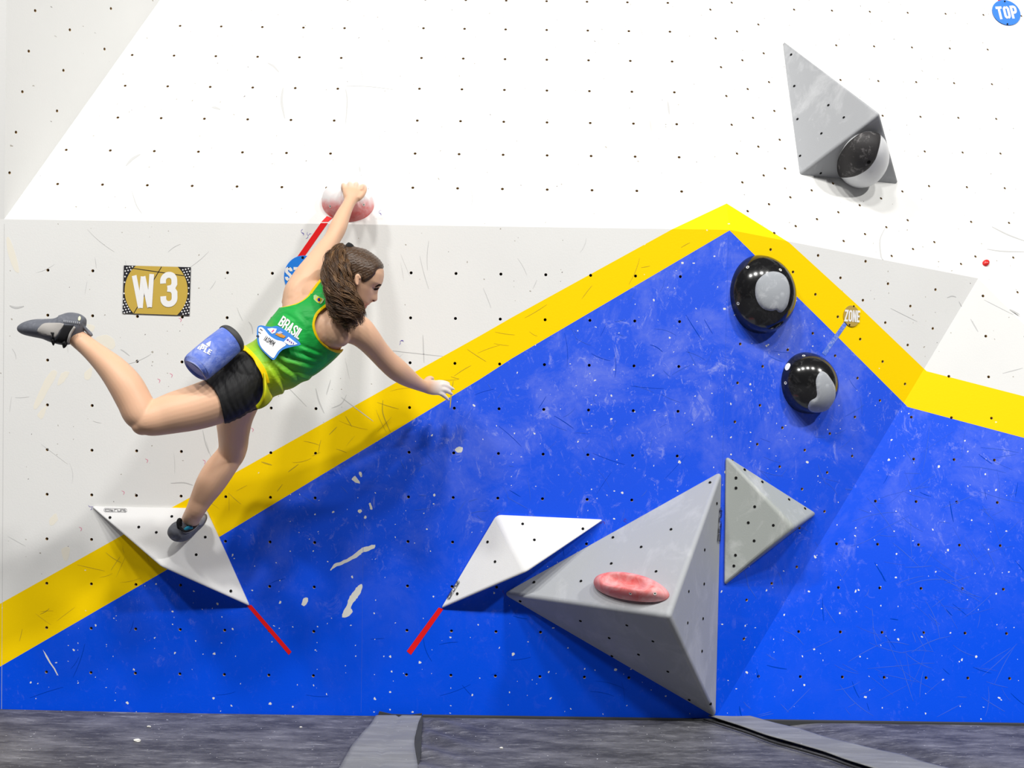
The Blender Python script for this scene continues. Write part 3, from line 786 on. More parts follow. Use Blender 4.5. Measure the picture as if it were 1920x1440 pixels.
# TOP sign
ts = plate('top_sign', U2, ell((1887, 23.5), 28, 22, 30), 0.0005, 0.003, m_sblue2)
tag(ts, 'round blue sign reading TOP in the upper right corner', 'sign')
letter_objs('TOP', pxplace(U2, (1872, 36.5), (38, -2.5), (-6, -24), 0.0036), m_swhite, ts, t=0.19, gap=0.07)
plate('bolt_hole', U2, ell((1884, 2.5), 1.7, 1.7, 0, 10), 0.0036, 0.0004, m_hole, ts)
plate('bolt_hole', U2, ell((1889, 45), 1.7, 1.7, 0, 10), 0.0036, 0.0004, m_hole, ts)
tp = plate('tape_strip', U2, [(1868, -14), (1874, -19), (1881, -2), (1872, 3)], 0.0003, 0.0004, m_tape); tag(tp, 'end of red tape touching the round TOP sign', 'tape', 'red tape strips')
# ZONE sign
zs = plate('zone_sign', TT, ell((1597, 592.5), 15.2, 20, -8), 0.0005, 0.003, flat('tan_sign_print', (0.48, 0.33, 0.075), 0.5))
tag(zs, 'small tan oval sign reading ZONE on the yellow stripe', 'sign')
letter_objs('ZONE', pxplace(TT, (1583, 602.5), (28.5, 2), (1.5, -22), 0.0036), m_swhite, zs, t=0.17, gap=0.06)
for q in [(1601, 574), (1593, 609)]: plate('bolt_hole', TT, ell(q, 1.5, 1.8, 0, 10), 0.0036, 0.0004, m_hole, zs)
tz = plate('tape_strip', TT, [(1583, 603), (1589, 608), (1548, 667), (1541, 662)], 0.0003, 0.0005, m_btape); tag(tz, 'worn blue tape strip leading from the ZONE sign to the lower black hold', 'tape')
t1 = plate('tape_strip', W1, [(601.5, 418), (614.8, 418), (570.8, 481), (557.5, 481)], 0.0003, 0.0005, m_tape)
plate('tape_strip_upper', UU, [(613, 405), (623.5, 409), (615.3, 416), (602.5, 416)], 0.0003, 0.0005, m_tape, t1).name = 'folded_end'
tag(t1, 'red tape strip between the round START sign and the gripped pink hold', 'tape', 'red tape strips')
t2 = plate('tape_strip', W1, [(463, 1136), (471, 1134), (546.5, 1222), (541.5, 1228)], 0.0003, 0.0005, m_tape); tag(t2, 'red tape strip leading down right from the volume under the foot', 'tape', 'red tape strips')
t3 = plate('tape_strip', W1, [(822.5, 1139), (831.5, 1142), (770.5, 1228), (762.5, 1221)], 0.0003, 0.0005, m_tape); tag(t3, 'red tape strip leading down left from the middle white volume', 'tape', 'red tape strips')

# small outlined badges printed on the volumes: rounded frame with squared letter strokes
def badge(pl, o, ex, ey, parent, mat):
    pts = [(0.04, 0), (0.96, 0), (1, .25), (1, .75), (.96, 1), (.04, 1), (0, .75), (0, .25), (0.04, 0)]
    paths = [pts, [(.06, .2), (.06, .8), (.24, .8), (.24, .2), (.06, .2)], [(.29, .85), (.29, .2), (.42, .2)], [(.29, .55), (.40, .55)], [(.46, .2), (.46, .8), (.56, .8)], [(.60, .8), (.60, .2), (.72, .2), (.72, .8)],
             [(.76, .2), (.76, .8)], [(.76, .8), (.84, .8), (.84, .2)], [(.94, .8), (.88, .8), (.88, .5), (.94, .5), (.94, .2), (.88, .2)]]
    V, F = [], []
    L1, L2_ = math.hypot(*ex), math.hypot(*ey)
    for i, pa in enumerate(paths):
        for q in strokes2d([(u * L1, v * L2_) for u, v in pa], 0.55 if i == 0 else 1.0):
            b = len(V); V += [pl.hit(o[0] + ex[0] * x / L1 + ey[0] * y / L2_, o[1] + ex[1] * x / L1 + ey[1] * y / L2_, 0.0006 + 0.0001 * i) for x, y in q]; F.append((b, b + 1, b + 2, b + 3))
    ob = mk('printed_badge', V, F, mat, parent); return ob
m_badge = flat('grey_badge_print', (0.2, 0.2, 0.21), 0.7)
badge(V1p[0], (195, 959), (42.5, 0.8), (0, -6.3), V1o, m_badge)
badge(V2p[0], (837, 1122), (20.5, -34), (5, 2.5), V2o, m_sblack)
badge(V3p[1], (1345.5, 1018), (4.5, -66), (5, 0.5), V3o, m_sblack)

# ------------------------------------------------------------------ holds
def dome(name, pl, c, a, b, rot, h, mat, pwr=2.0, n=64, m=22, shift=(0, 0), parent=None, warp=None):
    """rounded hold: photo outline (a, b pixel radii) on its plane, height h"""
    r0 = math.radians(rot); V, F = [], []
    for i in range(m + 1):
        al = (i / m) * math.pi / 2
        rr, hh = math.cos(al) ** (2 / pwr), math.sin(al)
        for k in range(n):
            t = 2 * math.pi * k / n
            ex, ey = a * rr * math.cos(t), b * rr * math.sin(t)
            x = c[0] + ex * math.cos(r0) - ey * math.sin(r0) + shift[0] * hh; y = c[1] + ex * math.sin(r0) + ey * math.cos(r0) + shift[1] * hh
            d = hh * h
            if warp: d = warp(rr * math.cos(t), rr * math.sin(t), d)
            V.append(pl.hit(x, y) + pl.n * d)
    for i in range(m):
        for k in range(n): F.append((i * n + k, i * n + (k + 1) % n, (i + 1) * n + (k + 1) % n, (i + 1) * n + k))
    F.append(tuple(m * n + k for k in range(n)))
    F.append(tuple(range(n - 1, -1, -1)))
    o = fixn(mk(name, V, F, mat, parent, True)); return o
def holdmat(name, c, chalk, cf, rough, spec, coat=0.0):
    m = Mat(name, c, rough, spec)
    m.over(m.ramp(m.noise(26, 6, 0.7, (1, 1, 1), (0.3, 0.4, 0), 0.8), 0.52, 0.72, 0, cf), chalk)
    m.b.inputs['Coat Weight'].default_value = coat; m.b.inputs['Coat Roughness'].default_value = 0.06
    return m
mh_black = holdmat('glossy_black_hold', (0.010, 0.010, 0.011), (0.10, 0.10, 0.10), 0.35, 0.16, 0.5, 0.3).m
mh_grey = holdmat('matte_chalky_grey_grip', (0.36, 0.38, 0.41), (0.62, 0.64, 0.67), 0.7, 0.75, 0.2).m
def decal_clip(src, poly, off, name, mat, parent, offfn=None):
    """piece of a mesh inside a photo outline, lifted off its surface"""
    co, no, tri = arrays(src)
    pxs = projN(co); f = sdist(pxs, poly)
    back = ((co - CP) * no).sum(1) > 0.0
    f = np.where(back, -np.abs(f) - 1, f)
    c2, n2, t2, f2 = clipmesh(co, no, tri, f)
    n2 = n2 / (np.linalg.norm(n2, axis=1, keepdims=True) + 1e-9)
    o_ = off if offfn is None else offfn(f2)[:, None]
    return mk(name, c2 + n2 * o_, t2, mat, parent, True), f2
def bolt(pl_or_mesh, q, r, parent, bvh, mat_in=None, name='bolt'):
    d = ray(*q).normalized(); hit = bvh.ray_cast(CAMPOS, d)
    if hit[0] is None: return
    n = hit[1]; u = n.orthogonal().normalized(); v = n.cross(u); c = hit[0] + n * 0.0006
    V = [c + (u * math.cos(k * math.pi / 6) + v * math.sin(k * math.pi / 6)) * r for k in range(12)] + [c + (u * math.cos(k * math.pi / 6) + v * math.sin(k * math.pi / 6)) * r * 0.45 - n * 0.0004 for k in range(12)]
    mk(name, V, [tuple(range(12, 24))] + [(k, (k + 1) % 12, 12 + (k + 1) % 12, 12 + k) for k in range(12)], [mat_in or m_chip, m_hole], parent, False, [1] + [0] * 12)
def bvh_of(o):
    co, no, tri = arrays(o.data); return BVHTree.FromPolygons([Vector(c) for c in co], [tuple(t) for t in tri])
# upper black hold
hA = dome('domed_hold', TT, (1424, 552), 55, 74, -3, 0.105, mh_black, 2.1, shift=(9, 2))
tag(hA, 'large glossy black domed hold with a round grey grip patch', 'climbing hold', 'black domed holds')
pa = smoothpoly([(1448, 509), (1466, 513), (1477, 526), (1481, 545), (1479, 562), (1475, 575), (1466, 585), (1459, 585), (1456, 581), (1445, 583), (1430, 578), (1420, 565), (1416, 548), (1419, 529), (1432, 515)])
decal_clip(hA.data, pa, 0.003, 'grip_patch', mh_grey, hA, lambda f: 0.0005 + 0.0045 * np.clip(f / 3, 0, 1))
bv = bvh_of(hA)
for q in [(1402, 501), (1463, 506), (1384, 569)]: bolt(None, q, 0.0055, hA, bv)
plate('white_label', TT, [(1479, 523), (1484, 527), (1484, 542), (1480, 540)], 0.055, 0.001, m_swhite, hA)
# lower black hold
hB = dome('domed_hold', TT, (1512, 718), 47, 58, -4, 0.095, mh_black, 2.1, shift=(7, 3))
tag(hB, 'smaller glossy black domed hold below, with a lobed grey patch', 'climbing hold', 'black domed holds')
pb = smoothpoly([(1538, 697), (1548, 699), (1558, 711), (1566, 727), (1566, 745), (1560, 758), (1552, 769), (1538, 773), (1522, 772), (1515, 764), (1519, 752), (1531, 744), (1531, 730), (1530, 712)])
decal_clip(hB.data, pb, 0.003, 'grip_patch', mh_grey, hB, lambda f: 0.0005 + 0.0045 * np.clip(f / 3, 0, 1))
bv = bvh_of(hB)
for q in [(1507, 667), (1473, 718)]: bolt(None, q, 0.0055, hB, bv)
wl = smoothpoly([(1476, 680), (1483, 684), (1477, 695), (1471, 691)], 2)
decal_clip(hB.data, wl, 0.0012, 'white_label', m_swhite, hB)
# hold on the upper right volume
mh_dark = Mat('dark_chalky_hold', (0.035, 0.033, 0.034), 0.6, 0.3)
mh_dark.over(mh_dark.ramp(mh_dark.noise(30, 6, 0.75, (1, 1, 1), (0, 0.5, 0), 0.5), 0.54, 0.74, 0, 0.6), (0.40, 0.38, 0.38)); mh_dark = mh_dark.m
mh_white = holdmat('white_gloss_hold_rim', (0.70, 0.71, 0.73), (0.8, 0.8, 0.82), 0.4, 0.3, 0.4).m
pl5 = V5p[1]
hC = dome('half_moon_hold', pl5, (1617, 296), 55, 41, -50, 0.085, mh_white, 2.4, shift=(-3, -4))
tag(hC, 'round hold half black half white on the high grey pyramid', 'climbing hold')
pc = smoothpoly([(1571, 329), (1568, 313), (1573, 293), (1590, 268), (1615, 249), (1636, 244), (1649, 248), (1651, 262), (1646, 285), (1640, 301), (1626, 318), (1604, 330), (1582, 333)])
dk, _ = decal_clip(hC.data, pc, 0.002, 'dark_face', mh_dark, hC, lambda f: 0.0004 + 0.003 * np.clip(f / 2, 0, 1))
bv = bvh_of(dk)
bolt(None, (1629, 304), 0.007, hC, bv, m_hole)
# pink gripped hold
def pinkmat(name, zc, zw, flip=False):
    m = Mat(name, (0.82, 0.17, 0.165), 0.6, 0.25)
    m.over(m.ramp(m.noise(16, 6, 0.65, (1, 1, 1), (0, 0.7, 0), 0.8), 0.40, 0.66, 0, 0.85), (0.88, 0.50, 0.50))
    g = m.n('ShaderNodeSeparateXYZ'); m.l(m.coord(), g.inputs[0])
    nz = m.noise(30, 5); s_ = m.math('ADD', g.outputs[2], m.math('MULTIPLY', nz, 0.05))
    m.over(m.ramp(s_, zc, zw, 0, 0.95), (0.88, 0.86, 0.86)); return m.m
zhold = UU.hit(652, 385).z
hS = dome('jug_hold', UU, (652.5, 382), 49, 34, 3, 0.075, pinkmat('chalked_pink_hold', zhold + 0.012, zhold + 0.045), 2.3, shift=(0, -3))
tag(hS, 'round pink hold whitened with chalk, gripped by the climber\'s raised hand', 'climbing hold')
bv = bvh_of(hS)
for q in [(619, 387), (682, 384)]: bolt(None, q, 0.0045, hS, bv, m_chip)
# red crimp on the big volume
zr = V3p[0].hit(1186, 1112).z
def crimp(u, v, d):
    g = math.exp(-((u + 0.05) / 0.55) ** 2 - ((v - 0.1) / 0.38) ** 2)
    g = math.exp(-((u + 0.05) / 0.5) ** 4 - ((v - 0.02) / 0.42) ** 4)
    return d * (1 - 0.42 * g) + (0.010 * max(0, v) ** 1.5)
hR_ = dome('crimp_hold', V3p[0], (1185, 1106), 71, 24, 9, 0.065, pinkmat('chalky_coral_hold', zr + 0.025, zr - 0.030), 3.4, shift=(2, 7), warp=crimp)
tag(hR_, 'long coral red hold lying on the big grey pyramid volume', 'climbing hold')
bv = bvh_of(hR_)
for q in [(1182, 1113), (1228, 1113)]: bolt(None, q, 0.005, hR_, bv, m_chip)
# red screw-on button
rb = dome('button_hold', U2, (1848, 493.5), 6.2, 6, 0, 0.012, flat('red_plastic', (0.72, 0.02, 0.02), 0.35, 0.4), 2.4, 24, 8)
tag(rb, 'tiny red button screwed to the white wall at right', 'climbing hold')
bv = bvh_of(rb)
for q in [(1847.5, 491.5), (1851.5, 492)]: bolt(None, q, 0.0016, rb, bv, m_chip)


# ------------------------------------------------------------------ the climber
m_skin = Mat('skin', (0.77, 0.475, 0.312), 0.5, 0.3)
m_skin.over(m_skin.ramp(m_skin.noise(9, 4), 0.4, 0.75, 0, 0.35), (0.76, 0.43, 0.28))
m_skin.b.inputs['Subsurface Weight'].default_value = 0.08
m_skin.b.inputs['Subsurface Radius'].default_value = (0.02, 0.008, 0.004)
def near(m, c, r0, r1):
    d = m.n('ShaderNodeVectorMath', operation='DISTANCE'); d.inputs[1].default_value = c
    m.l(m.coord(), d.inputs[0]); return m.ramp(d.outputs['Value'], r0, r1, 1, 0)
yfoot = V1p[1].hit(366, 985).y
HAND_R = P(822, 728, -0.14); HAND_L = P(662, 358, -0.10)
for c_, a_, b_, k_ in [(P(838, 730, -0.13), 0.03, 0.075, 0.85), (P(664, 347, -0.06), 0.02, 0.06, 0.75)]:
    f_ = m_skin.math('MULTIPLY', near(m_skin, c_, a_, b_), k_); m_skin.over(f_, (0.86, 0.82, 0.80))
f_ = m_skin.math('MULTIPLY', near(m_skin, P(262, 800, -0.60), 0.015, 0.045), 0.35); m_skin.over(f_, (0.66, 0.30, 0.22))
f_ = m_skin.math('MULTIPLY', near(m_skin, P(742, 688, -0.33), 0.006, 0.02), 0.4); m_skin.over(f_, (0.55, 0.26, 0.2))
f_ = m_skin.math('MULTIPLY', near(m_skin, P(692, 552, -0.50), 0.012, 0.04), 0.35); m_skin.over(f_, (0.74, 0.36, 0.28))
parts = []
# torso: pelvis to shoulders, seen from the back, leaning to the right
parts.append(loft([(418, 742, -0.45, 34, .085), (438, 728, -0.455, 47, .105), (460, 712, -0.455, 50, .108), (487, 696, -0.45, 47, .095), (515, 680, -0.44, 49, .088), (543, 659, -0.435, 57, .093), (568, 636, -0.425, 62, .10), (591, 611, -0.415, 63, .10), (610, 590, -0.40, 52, .085), (628, 570, -0.39, 30, .06)], 36))
# shoulder girdle, left shoulder nearer the wall
parts.append(loft([(572, 556, -0.34, 20, .045), (584, 558, -0.36, 31, .06), (606, 572, -0.39, 36, .07), (636, 597, -0.42, 35, .068), (660, 615, -0.44, 31, .055), (674, 624, -0.43, 24, .045)], 28))
def blob(px, py, y, rx, ry, rz, ang=0):
    m = (P(px, py, y) - CAMPOS).length / FPX; a = math.radians(ang)
    ex = Vector((math.cos(a), 0, -math.sin(a))); ez = Vector((math.sin(a), 0, math.cos(a)))
    return ellipsoid(P(px, py, y), (ex * rx * m, Vector((0, ry, 0)), ez * rz * m))
parts.append(blob(566, 572, -0.395, 24, .045, 34, -45))       # left shoulder blade
parts.append(loft([(574, 528, -0.34, 27, .05), (562, 552, -0.36, 30, .058), (556, 577, -0.38, 26, .06), (557, 603, -0.41, 25, .07)], 24))
parts.append(blob(612, 617, -0.468, 34, .05, 36, -45))
parts.append(blob(628, 622, -0.482, 25, .04, 32, -45))       # right shoulder blade
parts.append(blob(452, 705, -0.51, 44, .055, 38, -40))        # seat
# raised left arm
parts.append(loft([(552, 575, -0.37, 25, .05), (563, 549, -0.35, 29, .055), (577, 522, -0.335, 27, .05), (592, 496, -0.30, 22, .043), (606, 473, -0.265, 18, .036), (621, 451, -0.23, 15.5, .031), (633, 428, -0.20, 16, .032), (643, 404, -0.165, 13.5, .027), (653, 384, -0.135, 11, .020), (658, 374, -0.12, 12, .018)], 24))
parts.append(loft([(656, 378, -0.123, 11, .017), (659, 369, -0.115, 16, .018), (661, 359, -0.103, 18.5, .016), (661, 352, -0.092, 17.5, .013), (661, 348.5, -0.083, 15, .010)], 20))
for (x, y), dx, L in [((645.5, 350), -1, 1), ((656, 347), 0, 1.05), ((666.5, 347.5), 1, 1.05), ((676.5, 352), 2, .95)]:
    parts.append(loft([(x, y + 6, -0.104, 4.0, .0095), (x + dx, y - 0.5, -0.094, 4.6, .0100), (x + dx * 1.5, y - 2.5, -0.072, 4.6, .009), (x + dx * 1.8, y - 1.5, -0.050, 4.4, .0085), (x + dx * 2, y + 3, -0.030, 4.6, .008), (x + dx * 2, y + 7, -0.022, 3.6, .006)], 12, 4))
parts.append(loft([(670, 372, -0.115, 6.5, .011), (677, 366, -0.105, 6.3, .011), (682, 358, -0.09, 5.6, .010), (683, 351, -0.07, 5, .009), (681, 347, -0.055, 3.4, .006)], 12, 4))
# right arm reaching down to the right
parts.append(loft([(650, 610, -0.44, 30, .05), (672, 620, -0.435, 29, .052), (688, 634, -0.42, 25, .046), (706, 655, -0.385, 21.5, .040), (724, 675, -0.35, 20.5, .037), (743, 692, -0.315, 21, .036), (760, 705, -0.275, 18.5, .032), (777, 716, -0.225, 14, .026), (791, 723, -0.185, 11.5, .020), (800, 725, -0.165, 12.5, .017)], 24))
parts.append(loft([(794, 723, -0.178, 11.5, .018), (804, 725, -0.162, 14.0, .016), (816, 727, -0.148, 14.2, .014), (825, 728, -0.14, 12.5, .012)], 20))
for st in [[(812, 719, -0.152, 4.6), (822, 716.5, -0.142, 4.6), (832, 717, -0.128, 4.2), (840, 719, -0.115, 3.4)],
           [(818, 723, -0.148, 4.8), (829, 721.5, -0.140, 4.9), (839, 724.5, -0.125, 4.4), (848, 728.5, -0.112, 3.2)],
           [(820, 729, -0.146, 4.8), (831, 730, -0.140, 4.8), (839, 733.5, -0.128, 4.3), (846, 738, -0.115, 3.2)],
           [(816, 734, -0.148, 4.7), (826, 737.5, -0.142, 4.7), (833, 742.5, -0.132, 4.2), (839.5, 748.5, -0.12, 3.0)]]:
    parts.append(loft([(a, b, c, d, d * 0.00172) for a, b, c, d in st] + [(st[-1][0] * 1.5 - st[-2][0] * .5, st[-1][1] * 1.5 - st[-2][1] * .5, st[-1][2] + .004, 1.5, .0025)], 12, 4))
parts.append(loft([(797, 719, -0.165, 6, .010), (801, 712.5, -0.15, 5.6, .0095), (807, 709, -0.132, 4.8, .008), (812, 710.5, -0.118, 3.2, .006)], 12, 4))
# kicked-out leg, nearest the camera
parts.append(loft([(458, 716, -0.475, 44, .09), (432, 736, -0.50, 46, .092), (402, 752, -0.525, 43, .085), (366, 764, -0.55, 41, .078), (330, 773, -0.575, 38, .070), (302, 781, -0.59, 34, .060), (280, 787, -0.60, 30, .055), (266, 790, -0.602, 24, .046), (257, 792, -0.60, 15, .03)], 30))
parts.append(loft([(280, 792, -0.60, 22, .05), (264, 776, -0.60, 30, .056), (252, 752, -0.598, 30.5, .056), (236, 723, -0.592, 30, .056), (214, 695, -0.58, 26, .050), (190, 672, -0.565, 21, .041), (168, 653, -0.552, 17.5, .034), (150, 638, -0.545, 16.5, .032), (136, 628, -0.54, 15, .030)], 28))
parts.append(blob(268, 796, -0.60, 20, .045, 19, 20))
# standing leg, knee towards the wall
parts.append(loft([(462, 722, -0.42, 38, .085), (450, 748, -0.385, 37, .082), (440, 782, -0.325, 33, .072), (438, 812, -0.265, 28.5, .062), (437, 838, -0.215, 26, .055), (430, 858, -0.19, 24, .05), (420, 870, -0.19, 18, .04)], 28))
ya = yfoot - 0.075
parts.append(loft([(440, 838, -0.20, 23, .05), (428, 858, -0.20, 25, .052), (409, 884, -0.21, 27, .054), (393, 909, -0.212, 25.5, .05), (378, 935, -0.205, 20.5, .04), (366, 958, -0.195, 17, .033), (357, 976, ya, 16, .030), (354, 987, ya + .01, 14, .026)], 26))
# neck
parts.append(loft([(612, 588, -0.41, 30, .055), (632, 570, -0.41, 26, .05), (648, 553, -0.415, 25, .05), (660, 538, -0.42, 27, .055)], 24))
# head in profile, tilted forward
HC = (668, 512); HU = (0.415, -0.91); HF = (0.91, 0.415); HY = -0.43
def hint(s, tab):
    xs = [a for a, _ in tab]; ys = [b for _, b in tab]; return float(np.interp(s, xs, ys))
fr = [(-66, 30), (-63, 38), (-58, 43), (-54, 43.5), (-51, 45), (-48, 43.5), (-46, 45), (-42, 47.5), (-38, 47), (-30, 47), (-20, 47), (-13, 47.5), (-7, 50), (-1, 52.5), (8, 52), (17, 49.5), (26, 45), (33, 38), (39, 28), (43, 14), (45, 0)]
bk = [(-66, 10), (-58, 22), (-50, 30), (-40, 36), (-28, 45), (-10, 54), (8, 56), (22, 52), (33, 42), (40, 28), (45, 4)]
lt = [(-66, .016), (-60, .028), (-50, .043), (-38, .054), (-20, .064), (0, .070), (16, .071), (28, .064), (37, .048), (43, .026), (45, .008)]
no_ = [(-40, 0), (-36.5, 3.5), (-33, 9.0), (-30, 10.5), (-26, 9.0), (-18, 5.5), (-12, 3.0), (-6, 1.0), (-2, 0)]
V, F = [], []; ns = 72; sl = np.linspace(-66, 45, 84)
for s_ in sl:
    f0, b0, w0, n0 = hint(s_, fr), hint(s_, bk), hint(s_, lt), hint(s_, no_)
    for k in range(ns):
        t = 2 * math.pi * k / ns; tt = (t + math.pi) % (2 * math.pi) - math.pi
        c, sn = math.cos(t), math.sin(t)
        r = (f0 if c > 0 else b0) * (abs(c) ** 0.85) * (1 if c > 0 else -1)
        r += n0 * math.exp(-(tt / (0.19 + 0.07 * math.exp(-((s_ + 31) / 6) ** 2))) ** 2)
        r -= 4.2 * math.exp(-((abs(tt) - 0.48) / 0.2) ** 2 - ((s_ + 11) / 6.5) ** 2)      # eye socket
        r += 1.6 * math.exp(-((abs(tt) - 0.5) / 0.3) ** 2 - ((s_ + 1) / 4.5) ** 2)        # brow ridge
        w = w0 * (abs(sn) ** 0.9) * (1 if sn > 0 else -1)
        V.append(P(HC[0] + HU[0] * s_ + HF[0] * r, HC[1] + HU[1] * s_ + HF[1] * r, HY + w))
for i in range(len(sl) - 1):
    for k in range(ns): F.append((i * ns + k, i * ns + (k + 1) % ns, (i + 1) * ns + (k + 1) % ns, (i + 1) * ns + k))
F.append(tuple(range(ns - 1, -1, -1))); F.append(tuple((len(sl) - 1) * ns + k for k in range(ns)))
parts.append((V, F))
# ear
ey_ = HY - 0.070
ear = [(671, 535), (667.5, 530), (667, 523), (669, 517), (672, 515.5), (675, 518), (675.5, 523)]
parts.append(loft([(x, y, ey_ - 0.004, 2.6, .006) for x, y in ear], 10, 4))
parts.append(blob(671.5, 525, ey_, 4, .006, 9, 15))
body_me = remesh(*join(parts), 0.0027, 7, 0.5)
body_me.name = 'body'; body_me.materials.clear(); body_me.materials.append(m_skin.m)
body_me.polygons.foreach_set('use_smooth', [True] * len(body_me.polygons))
person = empty('person', (P(440, 720, -0.45).x, -0.45, 0), 'climber in green top and black shorts swinging across the wall, one leg kicked out', 'person')
person.location = P(455, 715, -0.45)
bpy.context.view_layer.update()
def kid(o):
    o.parent = person; o.matrix_parent_inverse = Matrix.Translation(-person.location); return o
body = bpy.data.objects.new('body', body_me); link(body); kid(body)
BCO, BNO, BTRI = arrays(body_me)
BPX = projN(BCO)

# clothing grown from the body surface
def garment(name, poly, off, mats, noise=None, zone=None, depth=None):
    f = sdist(BPX, poly)
    if depth is not None: f = np.where(depth(BCO), f, -np.abs(f) - 1)
    c2, n2, t2, f2 = clipmesh(BCO, BNO, BTRI, f)
    n2 = n2 / (np.linalg.norm(n2, axis=1, keepdims=True) + 1e-9)
    o_ = np.full(len(c2), off)
    if noise is not None: o_ = o_ + noise(c2, projN(c2), f2)
    me_co = c2 + n2 * o_[:, None]
    midx = None
    if zone is not None:
        fv = f2[t2].mean(1); pp = projN(c2)[t2].mean(1); midx = [int(z) for z in zone(fv, pp)]
    o = mk(name, me_co, t2, mats, None, True, midx); kid(o); return o
AX = np.array([0.762, -0.647]); PERP = np.array([0.647, 0.762])      # spine and cross direction in the photo
m_shirt = Mat('green_sports_fabric', (0.010, 0.40, 0.060), 0.55, 0.3)
sa, sb = P(478, 692, -0.53), P(552, 630, -0.53); sd_ = (sb - sa)
dt = m_shirt.n('ShaderNodeVectorMath', operation='DOT_PRODUCT'); sub_ = m_shirt.n('ShaderNodeVectorMath', operation='SUBTRACT')
m_shirt.l(m_shirt.coord(), sub_.inputs[0]); sub_.inputs[1].default_value = sa
m_shirt.l(sub_.outputs[0], dt.inputs[0]); dt.inputs[1].default_value = sd_ / sd_.length_squared
grad = m_shirt.math('ADD', dt.outputs['Value'], m_shirt.ramp(m_shirt.noise(12, 3), 0.3, 0.7, -0.12, 0.12))
m_shirt.over(m_shirt.ramp(grad, 0.80, 0.22, 0, 0.9), (0.26, 0.55, 0.015))
m_shirt.over(m_shirt.ramp(grad, 0.35, 0.0, 0, 0.8), (0.50, 0.58, 0.01))
m_shirt.bump(m_shirt.noise(24, 3, 0.5, (0.7, 1, 2.2), (0, 0.5, 0), 0.6), 0.30, 0.010)
m_yel = flat('yellow_trim_fabric', (0.90, 0.62, 0.0), 0.6, 0.2)
armL = [(606, 527), (600, 531), (590, 545), (578, 562), (562, 573), (545, 578.5), (528, 582), (505, 586)]
armR = [(657, 652), (649, 652.5), (632, 656.5), (620, 653.5), (605, 644), (593, 629.5), (587.5, 610), (593, 591), (604, 580), (615, 572.5), (628, 566)]
shirt_poly = smoothpoly(armL, 5, False) + [(490, 590), (440, 640), (444, 648)] + smoothpoly([(448, 650), (469, 666), (486, 685), (495, 703), (499, 724), (511, 747)], 4, False) + [(520, 775), (640, 720), (662, 665)] + smoothpoly(armR, 5, False) + [(640, 545), (625, 520)]
def wrk(c, p, f):
    a = (p @ AX); b = (p @ PERP)
    w = 0.0030 * np.sin(a * 0.21 + 0.06 * b + 1.6 * np.sin(b * 0.03)) + 0.0026 * np.sin(a * 0.115 - 0.07 * b + 1.0)
    low = np.clip((600 - p[:, 0]) / 90, 0, 1) * np.clip((b - (AX[1] * 0 + PERP @ np.array([500.0, 640.0]))) / 40, 0.1, 1)
    fold = np.zeros(len(p))
    for (x0, y0), (x1, y1), am, wd_ in [((517, 671), (562, 709), 1.0, 5), ((526, 668), (588, 683), 1.0, 5), ((541, 658), (592, 672), .9, 4.5), ((558, 646), (606, 664), .8, 4), ((505, 668), (541, 697), .9, 5), ((500, 682), (530, 722), .8, 5),
                                    ((540, 690), (585, 704), .8, 4.5), ((536, 592), (556, 604), .4, 4), ((556, 588), (585, 612), .35, 5), ((520, 708), (535, 738), .7, 4.5), ((570, 600), (588, 632), .3, 5)]:
        e = np.array([x1 - x0, y1 - y0], float); L_ = np.hypot(*e); e /= L_; q = p - np.array([x0, y0]); t_ = q @ e; d_ = q @ np.array([-e[1], e[0]])
        along = np.clip(1 - (np.abs(t_ / L_ - 0.5) * 1.9) ** 2, 0, 1)
        fold += am * along * (0.0048 * np.exp(-((d_ - wd_ * 0.9) / wd_) ** 2) - 0.0042 * np.exp(-((d_ + wd_ * 0.4) / (wd_ * 0.7)) ** 2))
    return w * low * 0.6 + fold + 0.006 * np.clip((600 - p[:, 0]) / 90, 0, 1) * np.clip((p[:, 0] - 480) / 30, 0.5, 1)
shirt = garment('tank_top', shirt_poly, 0.0075, [m_shirt.m], wrk)
solid(shirt, 0.003, -1)
# yellow piping along neckless armholes and the hem
def band(name, line, width, off, mats):
    ln = smoothpoly(line, 6, False)
    L, R = [], []
    for i in range(len(ln)):
        a = ln[max(i - 1, 0)]; b = ln[min(i + 1, len(ln) - 1)]; d = math.hypot(b[0] - a[0], b[1] - a[1]) + 1e-9
        nx, ny = -(b[1] - a[1]) / d * width / 2, (b[0] - a[0]) / d * width / 2
        L.append((ln[i][0] + nx, ln[i][1] + ny)); R.append((ln[i][0] - nx, ln[i][1] - ny))
    return garment(name, L + R[::-1], off, mats)
def sub(o, par):
    o.parent = par; o.matrix_parent_inverse = par.matrix_world.inverted() if False else Matrix.Translation(-person.location) if False else Matrix.Identity(4)
    o.parent = par; o.matrix_parent_inverse = Matrix.Translation(-person.location).inverted() @ Matrix.Translation(-person.location) if False else Matrix.Identity(4)
    return o
for ln, nm in [(armL, 'armhole_trim'), (armR, 'armhole_trim')]:
    tr_ = band(nm, ln, 4.4, 0.0085, [m_yel]); sub(tr_, shirt); solid(tr_, 0.004, -1)
hem = band('hem_band', [(446, 648), (456, 655), (470, 667), (484, 683), (493, 698), (498, 716)], 10, 0.0125, [m_yel]); sub(hem, shirt); solid(hem, 0.004, -1)
